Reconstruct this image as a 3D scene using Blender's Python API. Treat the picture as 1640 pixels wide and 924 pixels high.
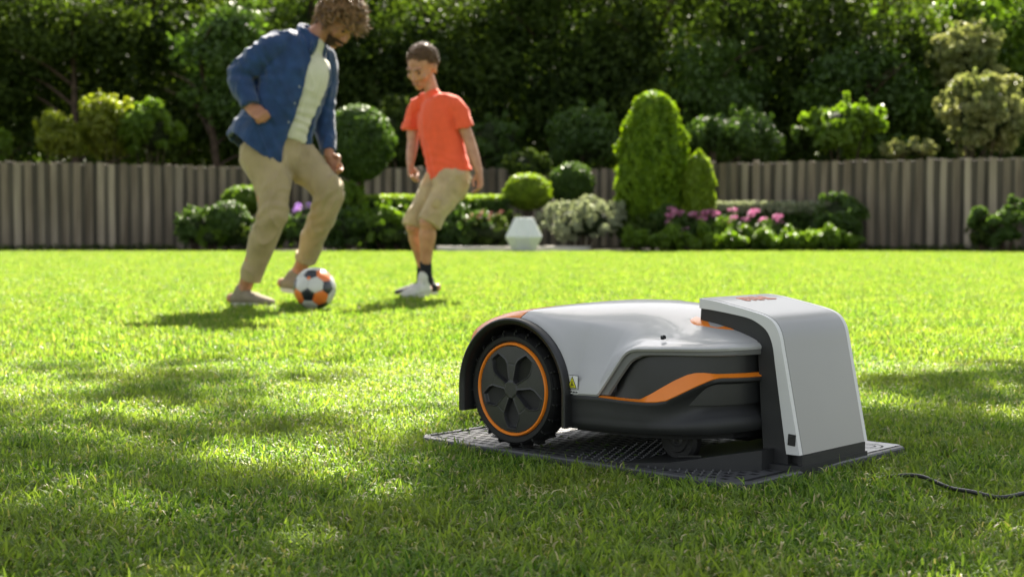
import bpy, bmesh, math, random
import numpy as np
from mathutils import Vector, Matrix, noise

# ------------------------------------------------------------------ camera, sky, sun, exposure
S = bpy.context.scene
for o in list(bpy.data.objects):
    bpy.data.objects.remove(o)
COL = S.collection
FPX = 2278.0; CAMH = 0.46
PITCH = math.atan((462 - 360) / FPX)
cd = bpy.data.cameras.new('camera'); cam = bpy.data.objects.new('camera', cd); COL.objects.link(cam)
cam.location = (0, 0, CAMH); cam.rotation_euler = (math.pi / 2 - PITCH, 0, 0)
cd.sensor_width = 36; cd.lens = FPX / 1640 * 36; cd.clip_start = 0.05; cd.clip_end = 1500
cd.dof.use_dof = True; cd.dof.focus_distance = 2.52; cd.dof.aperture_fstop = 6.0
S.camera = cam
SUN_EL = math.radians(41); SUN_AZ = math.radians(7.5)      # azimuth from +Y (ahead of the camera) towards +X
w = bpy.data.worlds.new('World'); S.world = w; w.use_nodes = True
nt = w.node_tree; sky = nt.nodes.new('ShaderNodeTexSky'); sky.sky_type = 'NISHITA'
sky.sun_disc = False; sky.sun_elevation = SUN_EL; sky.sun_rotation = SUN_AZ
bg = nt.nodes['Background']; hsv = nt.nodes.new('ShaderNodeHueSaturation'); hsv.inputs['Saturation'].default_value = .42; nt.links.new(sky.outputs[0], hsv.inputs['Color']); nt.links.new(hsv.outputs[0], bg.inputs[0]); bg.inputs[1].default_value = 0.055
sl = bpy.data.lights.new('sun', 'SUN'); sl.energy = 5.0; sl.angle = math.radians(0.55); sl.color = (1.0, 0.95, 0.86)
sun = bpy.data.objects.new('sun', sl); COL.objects.link(sun)
sdir = Vector((math.sin(SUN_AZ) * math.cos(SUN_EL), math.cos(SUN_AZ) * math.cos(SUN_EL), math.sin(SUN_EL)))
sun.rotation_euler = sdir.to_track_quat('Z', 'Y').to_euler(); sun.location = (3, 20, 20)
S.view_settings.view_transform = 'Standard'; S.view_settings.look = 'None'
S.view_settings.exposure = 2.4; S.view_settings.gamma = 1.0
S.view_settings.use_white_balance = True; S.view_settings.white_balance_temperature = 6900; S.view_settings.white_balance_tint = 10
S.render.engine = 'CYCLES'
S.cycles.max_bounces = 8; S.cycles.transparent_max_bounces = 8

# ------------------------------------------------------------------ helpers
def rgb(c, a=1.0): return (c[0], c[1], c[2], a)
def mat(name, col, rough=0.5, spec=0.5, coat=0.0, bump=None, var=0.0, vscale=30.0, metal=0.0, col2=None, sheen=0.0, coord='Object'):
    m = bpy.data.materials.new(name); m.use_nodes = True
    n = m.node_tree.nodes; l = m.node_tree.links; b = n['Principled BSDF']
    b.inputs['Base Color'].default_value = rgb(col); b.inputs['Roughness'].default_value = rough
    b.inputs['Specular IOR Level'].default_value = spec; b.inputs['Coat Weight'].default_value = coat
    b.inputs['Metallic'].default_value = metal
    if sheen: b.inputs['Sheen Weight'].default_value = sheen
    tc = n.new('ShaderNodeTexCoord')
    if var or col2:
        tx = n.new('ShaderNodeTexNoise'); tx.inputs['Scale'].default_value = vscale; tx.inputs['Detail'].default_value = 5
        l.new(tc.outputs[coord], tx.inputs['Vector'])
        mx = n.new('ShaderNodeMix'); mx.data_type = 'RGBA'
        cr = n.new('ShaderNodeValToRGB'); cr.color_ramp.elements[0].position = .32; cr.color_ramp.elements[1].position = .68
        l.new(tx.outputs['Fac'], cr.inputs[0]); l.new(cr.outputs[0], mx.inputs[0])
        c2 = col2 if col2 else [min(1, x * (1 + var)) for x in col]
        c1 = col if col2 else [x * (1 - var) for x in col]
        mx.inputs[6].default_value = rgb(c1); mx.inputs[7].default_value = rgb(c2)
        l.new(mx.outputs[2], b.inputs['Base Color'])
    if bump:
        tb = n.new('ShaderNodeTexNoise'); tb.inputs['Scale'].default_value = bump[0]; tb.inputs['Detail'].default_value = 3
        l.new(tc.outputs[coord], tb.inputs['Vector'])
        bp = n.new('ShaderNodeBump'); bp.inputs['Strength'].default_value = bump[1]; bp.inputs['Distance'].default_value = bump[2] if len(bump) > 2 else .001
        l.new(tb.outputs['Fac'], bp.inputs['Height']); l.new(bp.outputs[0], b.inputs['Normal'])
    return m
def leaf_mat(name, c1, c2, trans=0.5, rough=0.45, patch=None, tgain=(1.5, 1.6, .6), spec=.4):
    """leaf with diffuse, translucent and a weak gloss; colour varies per leaf (attribute var)"""
    m = bpy.data.materials.new(name); m.use_nodes = True
    n = m.node_tree.nodes; l = m.node_tree.links; b = n['Principled BSDF']; out = n['Material Output']
    at = n.new('ShaderNodeAttribute'); at.attribute_name = 'var'
    mx = n.new('ShaderNodeMix'); mx.data_type = 'RGBA'
    mx.inputs[6].default_value = rgb(c1); mx.inputs[7].default_value = rgb(c2)
    l.new(at.outputs['Fac'], mx.inputs[0]); cur = mx.outputs[2]
    if patch:   # broad patches of another colour over the ground
        geo = n.new('ShaderNodeNewGeometry')
        tx = n.new('ShaderNodeTexNoise'); tx.inputs['Scale'].default_value = patch[1]; tx.inputs['Detail'].default_value = 4
        l.new(geo.outputs['Position'], tx.inputs['Vector'])
        cr = n.new('ShaderNodeValToRGB'); cr.color_ramp.elements[0].position = .42; cr.color_ramp.elements[1].position = .62
        l.new(tx.outputs['Fac'], cr.inputs[0])
        m2 = n.new('ShaderNodeMix'); m2.data_type = 'RGBA'; m2.inputs[7].default_value = rgb(patch[0])
        mu = n.new('ShaderNodeMath'); mu.operation = 'MULTIPLY'; mu.inputs[1].default_value = patch[2]
        l.new(cr.outputs[0], mu.inputs[0]); l.new(mu.outputs[0], m2.inputs[0]); l.new(cur, m2.inputs[6]); cur = m2.outputs[2]
    l.new(cur, b.inputs['Base Color']); b.inputs['Roughness'].default_value = rough
    b.inputs['Specular IOR Level'].default_value = spec
    tr = n.new('ShaderNodeBsdfTranslucent')
    g = n.new('ShaderNodeMix'); g.data_type = 'RGBA'; g.blend_type = 'MULTIPLY'; g.inputs[0].default_value = 1
    l.new(cur, g.inputs[6]); g.inputs[7].default_value = rgb(tgain); l.new(g.outputs[2], tr.inputs[0])
    ms = n.new('ShaderNodeMixShader'); ms.inputs[0].default_value = trans
    l.new(b.outputs[0], ms.inputs[1]); l.new(tr.outputs[0], ms.inputs[2]); l.new(ms.outputs[0], out.inputs[0])
    return m
def tag(o, label=None, cat=None, group=None, kind=None):
    if label: o['label'] = label
    if cat: o['category'] = cat
    if group: o['group'] = group
    if kind: o['kind'] = kind
    return o
def empty(name, loc, rz=0.0):
    o = bpy.data.objects.new(name, None); o.location = loc; o.rotation_euler = (0, 0, rz); o.empty_display_size = .1
    COL.objects.link(o); return o
def link(name, me, m=None, parent=None, smooth=True, inv=False):
    o = bpy.data.objects.new(name, me); COL.objects.link(o)
    if m is not None and not me.materials: me.materials.append(m)
    if parent is not None:
        o.parent = parent
        if inv: o.matrix_parent_inverse = Matrix.LocRotScale(parent.location, parent.rotation_euler, None).inverted()
    if smooth:
        me.polygons.foreach_set('use_smooth', [True] * len(me.polygons))
    return o
def mesh(name, v, f, m=None, parent=None, smooth=True, inv=False, autos=None):
    me = bpy.data.meshes.new(name); me.from_pydata([tuple(x) for x in v], [], f); me.update()
    o = link(name, me, m, parent, smooth, inv)
    if autos: sharp(o, autos)
    return o
def sharp(o, deg):
    me = o.data; bm = bmesh.new(); bm.from_mesh(me)
    bmesh.ops.recalc_face_normals(bm, faces=bm.faces)
    for e in bm.edges:
        e.smooth = not (len(e.link_faces) == 2 and e.calc_face_angle(0) > math.radians(deg))
    for f in bm.faces: f.smooth = True
    bm.to_mesh(me); bm.free()
def bmobj(name, bm, m=None, parent=None, autos=None, inv=False):
    me = bpy.data.meshes.new(name); bmesh.ops.recalc_face_normals(bm, faces=bm.faces)
    bm.to_mesh(me); bm.free()
    o = link(name, me, m, parent, bool(autos), inv)
    if autos: sharp(o, autos)
    return o
def bevel(bm, w, seg=2, ang=30):
    es = [e for e in bm.edges if len(e.link_faces) == 2 and e.calc_face_angle(0) > math.radians(ang)]
    bmesh.ops.bevel(bm, geom=es, offset=w, segments=seg, affect='EDGES', profile=.5, clamp_overlap=True)
def box(bm, c, d, rot=None):
    M = Matrix.Translation(c)
    if rot is not None: M = M @ rot
    r = bmesh.ops.create_cube(bm, size=1, matrix=M @ Matrix.Diagonal((d[0], d[1], d[2], 1)))
    return r
def prism(bm, poly, y0, y1):
    """polygon in (x,z) extruded along y"""
    a = [bm.verts.new((x, y0, z)) for x, z in poly]; b = [bm.verts.new((x, y1, z)) for x, z in poly]
    bm.faces.new(a); bm.faces.new(b[::-1]); n = len(poly)
    for i in range(n):
        bm.faces.new((a[i], b[i], b[(i + 1) % n], a[(i + 1) % n]))
def plan(bm, poly, zb, zt):
    """polygon in (x,y); zb, zt heights or lists of heights"""
    n = len(poly); zb = zb if isinstance(zb, (list, tuple)) else [zb] * n; zt = zt if isinstance(zt, (list, tuple)) else [zt] * n
    a = [bm.verts.new((x, y, zb[i])) for i, (x, y) in enumerate(poly)]; b = [bm.verts.new((x, y, zt[i])) for i, (x, y) in enumerate(poly)]
    bm.faces.new(a[::-1]); bm.faces.new(b)
    for i in range(n):
        j = (i + 1) % n; bm.faces.new((a[i], a[j], b[j], b[i]))
def lathe(prof, n=64, axis='y', c=(0, 0, 0), closed=False):
    """prof: (radius, along axis)"""
    v = []; f = []
    for r, h in prof:
        for i in range(n):
            a = 2 * math.pi * i / n
            if axis == 'y': v.append((c[0] + r * math.cos(a), c[1] + h, c[2] + r * math.sin(a)))
            else: v.append((c[0] + r * math.cos(a), c[1] + r * math.sin(a), c[2] + h))
    k = len(prof)
    for j in range(k - 1 + (1 if closed else 0)):
        for i in range(n):
            f.append((j * n + i, j * n + (i + 1) % n, ((j + 1) % k) * n + (i + 1) % n, ((j + 1) % k) * n + i))
    if not closed:
        f.append(tuple(range(n - 1, -1, -1))); f.append(tuple(range((k - 1) * n, k * n)))
    return v, f
def smooth_path(pts, k=4):
    """Catmull-Rom through rows of numbers"""
    P = np.array(pts, float)
    if len(P) < 3: return P
    P = np.vstack([2 * P[0] - P[1], P, 2 * P[-1] - P[-2]]); out = []
    for i in range(1, len(P) - 2):
        for t in np.linspace(0, 1, k, endpoint=False):
            a, b, c, d = P[i - 1], P[i], P[i + 1], P[i + 2]
            out.append(.5 * ((2 * b) + (c - a) * t + (2 * a - 5 * b + 4 * c - d) * t * t + (3 * b - a - 3 * c + d) * t ** 3))
    out.append(P[-2]); return np.array(out)
def tube(bm, pts, n=14, side=None, k=4, cap=True, flat_end=False):
    """pts rows: x,y,z,ra[,rb]; ra across `side`, rb across the other direction; rounded ends"""
    P = np.array(pts, float)
    if P.shape[1] == 4: P = np.hstack([P, P[:, 3:4]])
    P = smooth_path(P, k)
    rows = []; m = len(P); ref = None
    for i in range(m):
        t = P[min(i + 1, m - 1), :3] - P[max(i - 1, 0), :3]; t = t / (np.linalg.norm(t) + 1e-9)
        if side is not None: s = np.array(side, float)
        elif ref is None: s = np.cross(t, (0, 0, 1)) if abs(t[2]) < .9 else np.array((1., 0, 0))
        else: s = ref
        s = s - t * (s @ t); s /= np.linalg.norm(s) + 1e-9; ref = s; q = np.cross(t, s); rows.append((P[i, :3], t, s, q, max(P[i, 3], 1e-4), max(P[i, 4], 1e-4)))
    rings = []
    def ring(c, s, q, ra, rb): rings.append([bm.verts.new(c + s * ra * math.cos(2 * math.pi * j / n) + q * rb * math.sin(2 * math.pi * j / n)) for j in range(n)])
    if cap:
        c, t, s, q, ra, rb = rows[0]; r = min(ra, rb)
        for a in (80, 60, 35): ring(c - t * r * math.sin(math.radians(a)), s, q, ra * math.cos(math.radians(a)), rb * math.cos(math.radians(a)))
    for c, t, s, q, ra, rb in rows: ring(c, s, q, ra, rb)
    if cap and not flat_end:
        c, t, s, q, ra, rb = rows[-1]; r = min(ra, rb)
        for a in (35, 60, 80): ring(c + t * r * math.sin(math.radians(a)), s, q, ra * math.cos(math.radians(a)), rb * math.cos(math.radians(a)))
    for a, b in zip(rings, rings[1:]):
        for j in range(n): bm.faces.new((a[j], a[(j + 1) % n], b[(j + 1) % n], b[j]))
    bm.faces.new(rings[0][::-1]); bm.faces.new(rings[-1])
def ball(bm, c, r, M=None, sub=3):
    r = r if isinstance(r, (tuple, list)) else (r, r, r)
    mm = Matrix.Translation(c) @ (M.to_4x4() if M is not None else Matrix.Identity(4)) @ Matrix.Diagonal((r[0], r[1], r[2], 1))
    bmesh.ops.create_icosphere(bm, subdivisions=sub, radius=1, matrix=mm)
def fuse(name, bm, voxel, m, parent=None, smooth=4, disp=None, dec=None):
    """union of overlapping closed shells -> one continuous surface"""
    me = bpy.data.meshes.new(name + '_src'); bmesh.ops.recalc_face_normals(bm, faces=bm.faces); bm.to_mesh(me); bm.free()
    t = bpy.data.objects.new(name + '_src', me); COL.objects.link(t)
    r = t.modifiers.new('r', 'REMESH'); r.mode = 'VOXEL'; r.voxel_size = voxel; r.adaptivity = 0
    if smooth:
        s = t.modifiers.new('s', 'SMOOTH'); s.iterations = smooth; s.factor = .5
    dg = bpy.context.evaluated_depsgraph_get(); ev = t.evaluated_get(dg)
    res = bpy.data.meshes.new_from_object(ev, depsgraph=dg); res.name = name
    bpy.data.objects.remove(t); bpy.data.meshes.remove(me)
    res.materials.clear()
    if disp:
        n = len(res.vertices); co = np.empty(n * 3); res.vertices.foreach_get('co', co); no = np.empty(n * 3)
        res.vertex_normals.foreach_get('vector', no)
        co = co.reshape(-1, 3); no = no.reshape(-1, 3); co += no * disp(co)[:, None]
        res.vertices.foreach_set('co', co.ravel()); res.update()
    return link(name, res, m, parent, True, inv=True)

# ------------------------------------------------------------------ charging station and robot mower
TH = math.radians(43)
MO = (-0.187, 2.9209, 0.0)          # ground under the rear near corner of the base plate
m_black = mat('black_plastic', (.011, .0115, .012), .42, .5, bump=(900, .25, .0004), var=.12, vscale=40)
m_black2 = mat('matt_black_plastic', (.017, .0175, .018), .55, .45, bump=(1200, .35, .0004), var=.1, vscale=30)
m_rubber = mat('tyre_rubber', (.010, .010, .010), .62, .35, bump=(500, .3, .0005), var=.2, vscale=60)
m_hub = mat('hub_plastic', (.021, .0215, .0225), .42, .5, bump=(1500, .25, .0003), var=.1, vscale=30)
m_shell = mat('light_grey_plastic', (.39, .388, .38), .36, .5, coat=.3, bump=(1400, .06, .0002), var=.03, vscale=8)
m_panel = mat('station_grey_plastic', (.24, .24, .232), .33, .5, coat=.12, bump=(1400, .06, .0002), var=.025, vscale=6)
m_trim = mat('lit_side_trim', (.58, .58, .57), .35, .5, bump=(1400, .08, .0002), var=.02, vscale=8)  # paler than the panel: stronger light on this side put into the colour
m_orange = mat('orange_plastic', (.80, .21, .015), .33, .5, coat=.2, bump=(1400, .08, .0002), var=.05, vscale=20)
m_plate = mat('plate_grey_plastic', (.06, .061, .063), .52, .5, bump=(700, .3, .0004), var=.25, vscale=12)
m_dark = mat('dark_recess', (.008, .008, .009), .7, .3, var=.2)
m_white = mat('sticker_white', (.75, .75, .72), .4, var=.03)
m_yellow = mat('sticker_yellow', (.70, .66, .02), .4, var=.05)
m_ink = mat('sticker_ink', (.02, .02, .02), .5, var=.05)
m_text = mat('printed_orange', (.62, .13, .03), .4, var=.05)

PZ = .022
st = empty('charging_station', MO, -TH)
tag(st, 'grey and white docking station with black arm and perforated floor plate, on the lawn', 'charging station')
# --- floor plate: solid frame, slotted panel with shallow holes over a dark shade sheet, highlight studs
bm = bmesh.new()
plateP = [(-.025, .03), (.005, .0), (.76, .0), (.79, .03), (.79, .565), (.765, .59), (.005, .59), (-.025, .56)]
plan(bm, plateP, .002, .012); bevel(bm, .002, 1)
bmobj('floor_plate', bm, m_plate, st, 30)
# raised rim along the edges
bm = bmesh.new()
inn = [(-.010, .036), (.011, .014), (.754, .014), (.776, .036), (.776, .56), (.76, .576), (.011, .576), (-.010, .554)]
n = 8
lo = [bm.verts.new((x, y, .004)) for x, y in plateP]; up_ = [bm.verts.new((x, y, PZ - .003)) for x, y in plateP]
t2 = [bm.verts.new((x * .995 + .002, y * .995 + .0015, PZ)) for x, y in plateP]
iu = [bm.verts.new((x, y, PZ)) for x, y in inn]; il = [bm.verts.new((x, y, .010)) for x, y in inn]
for a, b in ((lo, up_), (up_, t2), (t2, iu), (iu, il)):
    for i in range(n): bm.faces.new((a[i], a[(i + 1) % n], b[(i + 1) % n], b[i]))
bmobj('plate_rim', bm, m_plate, st, 25)
# slotted panel
def slots(name, s0, s1, t0, t1, ps, pt, hs, ht, mt, z=PZ - .002, skip=None):
    v = []; f = []; idx = {}
    ns = int((s1 - s0) / ps); ntt = int((t1 - t0) / pt)
    S_ = []; T_ = []
    for i in range(ns): S_ += [s0 + i * ps, s0 + i * ps + (ps - hs)]
    S_.append(s0 + ns * ps)
    def V(x, y, zz):
        k = (round(x, 5), round(y, 5), round(zz, 4))
        if k not in idx: idx[k] = len(v); v.append(k)
        return idx[k]
    for j in range(ntt):
        off = (ps * .5 if j % 2 else 0)
        ya, yb, yc = t0 + j * pt, t0 + j * pt + (pt - ht), t0 + (j + 1) * pt
        xs = [s0] + [x for x in [a + off for a in S_[1:-1]] if s0 < x < s1 - .001] + [s0 + ns * ps]
        f.append((V(xs[0], ya, z), V(xs[-1], ya, z), V(xs[-1], yb, z), V(xs[0], yb, z)))
        # solid and hole cells along the row
        cells = []
        x = s0
        for i in range(-1, ns + 1):
            a = s0 + i * ps + (ps - hs) + off; b = a + hs
            if a <= s0 + .002 or b >= s0 + ns * ps - .002: continue
            cells.append((x, a, 0)); cells.append((a, b, 1)); x = b
        cells.append((x, s0 + ns * ps, 0))
        for a, b, h in cells:
            if h and not (skip and skip((a + b) / 2, (yb + yc) / 2)):
                q = [(a, yb), (b, yb), (b, yc), (a, yc)]
                for k in range(4):
                    p, r = q[k], q[(k + 1) % 4]
                    f.append((V(p[0], p[1], z), V(r[0], r[1], z), V(r[0], r[1], z - .0008), V(p[0], p[1], z - .0008)))
            else: f.append((V(a, yb, z), V(b, yb, z), V(b, yc, z), V(a, yc, z)))
    return mesh(name, v, f, mt, st, smooth=False)
dsk = lambda x, y: (x - .10) ** 2 + (y - .13) ** 2 < .020 ** 2
slots('slotted_panel', -.006, .775, .020, .572, .0255, .0245, .0160, .0150, m_plate, skip=dsk)
mesh('hole_shade_sheet', [(-.008, .018, .0193), (.774, .018, .0193), (.774, .574, .0193), (-.008, .574, .0193)], [(0, 1, 2, 3)], m_dark, st, False)  # near-black sheet, puts the shade inside the holes into colour
bm = bmesh.new()     # small studs in the middle field, shaped to stand for highlight dots
for i in range(20):
    for j in range(17):
        x = .38 + i * .0165 + (.008 if j % 2 else 0); y = .035 + j * .0165
        if x < .735:
            bmesh.ops.create_cone(bm, cap_ends=True, segments=6, radius1=.0022, radius2=.0014, depth=.0035, matrix=Matrix.Translation((x, y, PZ + .0003)))
bmobj('highlight_studs', bm, m_plate, st)
bm = bmesh.new()
for k in range(3):
    v, f = lathe([(.020 - k * .006, 0), (.0185 - k * .006, .0022), (.0165 - k * .006, .0022), (.0155 - k * .006, 0)], 32, 'z', (.10, .13, PZ - .0015))
    vs = [bm.verts.new(p) for p in v]
    for q in f: bm.faces.new([vs[a] for a in q])
bmobj('screw_boss', bm, m_black, st, 30)
bm = bmesh.new()
for k in range(2):
    v, f = lathe([(.034 - k * .014, 0), (.032 - k * .014, .0025), (.028 - k * .014, .0025), (.026 - k * .014, 0)], 32, 'z', (.735, .515, PZ - .001))
    vs = [bm.verts.new(p) for p in v]
    for q in f: bm.faces.new([vs[a] for a in q])
bmobj('corner_boss', bm, m_black, st, 30)
mesh('sunlit_corner_sheet', [(.60, .44, PZ + .0015), (.776, .44, PZ + .0015), (.776, .574, PZ + .0015), (.60, .574, PZ + .0015)], [(0, 1, 2, 3)], mat('sunlit_corner_grey', (.36, .36, .36), .35, var=.04), st, False)  # pale sheet: sunlight on this plate corner is put into its colour
# --- raised ramp block in front of the arm's foot
bm = bmesh.new()
pl = [(.50, .020), (.60, .045), (.70, .110), (.728, .150), (.728, .44), (.70, .46), (.60, .46), (.50, .46)]
plan(bm, pl, PZ - .004, [PZ + .001, .032, .052, .056, .056, .052, .032, PZ + .001]); bevel(bm, .005, 3, 25)
bmobj('entry_ramp', bm, m_black2, st, 30)
bm = bmesh.new(); box(bm, (.60, .11, .0365), (.05, .004, .003), Matrix.Rotation(-.1, 4, 'Y')); bmobj('guide_rib', bm, m_black, st)
# --- arm core and foot
A0, A1 = .190, .420
inner = [(.566, .3035), (.600, .3005), (.646, .2945), (.675, .2895), (.6935, .2825), (.7095, .2725), (.7195, .2605), (.7275, .240), (.7325, .208), (.7388, .168), (.7475, .112), (.7575, .049)]
inner = [tuple(p) for p in smooth_path(inner, 5)]
core = [(x - .0004, z - .0004) for x, z in inner[:-1]] + [(.757, PZ + .026), (.757, PZ - .006), (.706, PZ - .006),
        (.705, .056), (.701, .10), (.697, .16), (.694, .205), (.692, .228), (.688, .240), (.680, .248), (.665, .253), (.646, .257), (.60, .267), (.564, .275)]
bm = bmesh.new(); prism(bm, core, A0, A1); bevel(bm, .0025, 2, 40)
bmobj('arm', bm, m_black2, st, 35)
bm = bmesh.new()
foot = [(.700, A0 - .012), (.745, A0 - .020), (.788, A0 - .006), (.791, A0 + .002), (.786, A1 + .005), (.70, A1 + .005)]
plan(bm, foot, .004, [.030, .030, .030, .030, .030, .030]); bevel(bm, .003, 2, 30); bmobj('foot', bm, m_black2, st, 30)
bm = bmesh.new()
plan(bm, [(.757, A0 + .014), (.778, A0 + .014), (.7865, A0 + .022), (.783, A1 - .002), (.757, A1 - .002)], .028, .0482); bmobj('base_block', bm, m_black, st, 30)
bm = bmesh.new()
plan(bm, [(.778, A0 + .0005), (.7865, A0 + .0005), (.7885, A0 + .01), (.784, A1), (.774, A1)], .028, .0478); bmobj('foot_edge', bm, m_black2, st, 30)
# --- shell: outer curve, side trims coloured paler as if lit more, grey panel over top and front
outer = [(.566, .322), (.600, .318), (.646, .3095), (.690, .3005), (.712, .294), (.727, .285), (.7365, .272), (.742, .258), (.748, .230), (.7535, .204), (.7610, .167), (.7722, .112), (.785, .049)]
outer = [tuple(p) for p in smooth_path(outer, 5)]
def trim(t0, t1, name):
    bm = bmesh.new(); prism(bm, outer + inner[::-1], t0, t1)
    bevel(bm, .0022, 3, 40); return bmobj(name, bm, m_trim, st, 35)
trim(A0 - .006, A0 + .005, 'side_trim'); trim(A1 - .005, A1 + .006, 'side_trim')
mid = [((a[0] * .0 + a[0]) + .0, a[1]) for a in outer]
def offs(path, d):
    P = np.array(path); out = []
    for i in range(len(P)):
        t = P[min(i + 1, len(P) - 1)] - P[max(i - 1, 0)]; t /= np.linalg.norm(t); out.append((P[i][0] + t[1] * -d * -1 * -1, P[i][1] + t[0] * d))
    return out
skin_o = offs(outer, .0006); skin_i = offs(outer, -.0045)
bm = bmesh.new(); prism(bm, skin_o + skin_i[::-1], A0 + .0055, A1 - .0055); bevel(bm, .0012, 2, 50)
bmobj('cover_panel', bm, m_panel, st, 35)
bm = bmesh.new(); box(bm, (.769, A0 - .0065, .0755), (.0155, .003, .0205), Matrix.Rotation(.07, 4, 'Y')); bevel(bm, .0008, 1)
so = bmobj('socket_cover', bm, m_black, st, 30)
bm = bmesh.new(); box(bm, (.768, A0 - .0082, .082), (.009, .0012, .002)); bmobj('socket_grip', bm, m_hub, so)
# --- lettering printed on the top of the arm
cu = bpy.data.curves.new('lettering', 'FONT'); cu.body = 'STIHL'; cu.size = .034; cu.extrude = .0004; cu.align_x = 'CENTER'; cu.align_y = 'CENTER'; cu.offset = .0013
to = bpy.data.objects.new('tmp', cu); COL.objects.link(to)
me = bpy.data.meshes.new_from_object(to.evaluated_get(bpy.context.evaluated_depsgraph_get())); bpy.data.objects.remove(to)
me.materials.clear(); lt = link('lettering', me, m_text, st, False)
lt.location = (.604, .318, .3183); lt.rotation_euler = (math.radians(8.2), 0, math.radians(90))
lt.scale = (1.18, 1.15, 1)

# --- robot mower
mw = empty('robot_mower', MO, -TH)
tag(mw, 'light grey robot lawn mower with black skirt and orange stripes parked under the docking arm', 'robot mower')
OUTL = [(.08, .046), (.10, .04), (.14, .030), (.36, .026), (.45, .026), (.52, .030), (.58, .042), (.63, .065), (.665, .10), (.69, .15), (.703, .21), (.708, .30)]
TC = .30
def interp(tab, x): 
    return float(np.interp(x, [a for a, _ in tab], [b for _, b in tab]))
OS = smooth_path(OUTL, 6)
def tout(s): return float(np.interp(s, OS[:, 0], OS[:, 1]))
zc = [tuple(p) for p in smooth_path([(.085, .250), (.10, .262), (.15, .283), (.20, .294), (.255, .301), (.30, .305), (.37, .3065), (.45, .305), (.52, .2985), (.60, .2845), (.66, .268), (.69, .258), (.708, .249)], 5)]
zcr = [tuple(p) for p in smooth_path([(.085, .222), (.10, .245), (.13, .264), (.17, .279), (.21, .2880), (.25, .2925), (.28, .2905), (.35, .275), (.45, .256), (.52, .2495), (.60, .2485), (.68, .2475), (.708, .247)], 5)]
tcr = [tuple(p) for p in smooth_path([(.085, .062), (.10, .054), (.2, .052), (.28, .054), (.36, .075), (.45, .10), (.55, .09), (.60, .085), (.65, .112), (.68, .155), (.70, .22), (.708, .295)], 5)]
AC = (.243, .137); AR = .142
def zlow(s):
    if s < AC[0] + AR: return max(AC[1] + math.sqrt(max(AR ** 2 - (s - AC[0]) ** 2, 0)), .142)
    return interp([(.385, .142), (.449, .145), (.470, .172), (.505, .219), (.512, .226), (.520, .231), (.535, .2345), (.60, .237), (.66, .2375), (.708, .2385)], s)
def cover_row(s, nq=15):
    t0 = tout(s) - .001; z0 = zlow(s); t1 = max(interp(tcr, s), t0 + .003); z1 = max(interp(zcr, s), z0 + .003)
    if t1 > TC - .004: t1 = TC - .004
    row = [(t0 + .003, z0 - .004), (t0, z0), (t0 + (t1 - t0) * .05, z0 + (z1 - z0) * .18)]
    zz = interp(zc, s); pw = 2.1; k = (TC - t1)
    def top(t): return zz - (zz - z1) * (abs(TC - t) / k) ** pw
    # side with a slight bulge, then rounded crease
    for a in (.40, .65, .84): row.append((t0 + (t1 - t0) * (a ** 1.25), z0 + (z1 - z0) * a))
    e = min(.012, k * .2)
    row.append((t1 - .0 + e * .05, z1 - .0012)); row.append((t1 + e, top(t1 + e)))
    for a in np.linspace(.12, 1, nq): row.append((t1 + e + (k - e) * a, top(t1 + e + (k - e) * a)))
    full = row + [(2 * TC - t, z) for t, z in row[-2::-1]]
    return full
def cover(name, ss, mt):
    v = []; f = []; R = [cover_row(s) for s in ss]; n = len(R[0])
    for s, r in zip(ss, R):
        for t, z in r: v.append((s, t, z))
    for i in range(len(ss) - 1):
        for j in range(n - 1): f.append((i * n + j, i * n + j + 1, (i + 1) * n + j + 1, (i + 1) * n + j))
    # closed front / rear lips
    k = len(v)
    for ii, ds in ((0, .003), (len(ss) - 1, -.003 if ss[-1] < .7 else .001)):
        b = len(v)
        for j in range(n): x, y, z = v[ii * n + j]; v.append((x + ds, y, z - .010))
        for j in range(n - 1): f.append((ii * n + j, ii * n + j + 1, b + j + 1, b + j))
    o = mesh(name, v, f, mt, mw); bm = bmesh.new(); bm.from_mesh(o.data); bmesh.ops.recalc_face_normals(bm, faces=bm.faces); bm.to_mesh(o.data); bm.free()
    return o
ss = list(np.linspace(.256, .50, 60)) + list(np.linspace(.503, .56, 20)) + list(np.linspace(.565, .690, 26)) + [.694, .698, .702, .705, .7075]
sharp(cover('cover', ss, m_shell), 40)
ss = list(np.linspace(.087, .2535, 36)); sharp(cover('rear_cover', ss, m_orange), 40)
# recessed bevel that follows the lower edge of the cover
lu = [(.447, 0, .1445), (.470, 0, .172), (.505, 0, .2185), (.512, 0, .2255), (.520, 0, .2305), (.535, 0, .234), (.60, 0, .2365), (.66, 0, .237), (.690, 0, .238), (.7065, 0, .238)]
ll = [(.470, 0, .1445), (.490, 0, .172), (.514, 0, .203), (.524, 0, .212), (.535, 0, .217), (.55, 0, .2215), (.605, 0, .2235), (.66, 0, .2235), (.688, 0, .2245), (.704, 0, .2245)]
LU = smooth_path(lu, 5); LL = smooth_path(ll, 5)
v = []; f = []
for a, b in zip(LU, LL):
    for (p, d) in ((a, .002), (a * .85 + b * .15, .0065), (b * .85 + a * .15, .0075), (b, .0115)): v.append((p[0], tout(min(p[0], .7075)) + d, p[2]))
k = 4; nn = len(LU)
for i in range(nn - 1):
    for j in range(k - 1): f.append((i * k + j, i * k + j + 1, (i + 1) * k + j + 1, (i + 1) * k + j))
m0 = len(v); v += [(x, 2 * TC - y, z) for x, y, z in v]; f += [tuple(m0 + q for q in g[::-1]) for g in f]
m_bev = mat('bevel_shade_grey', (.16, .16, .16), .42, .5, bump=(1400, .15, .0003), var=.05, vscale=20)  # shell grey darkened, shade on the downward face put into the colour
mesh('cover_bevel', v, f, m_bev, mw, autos=35)
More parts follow.
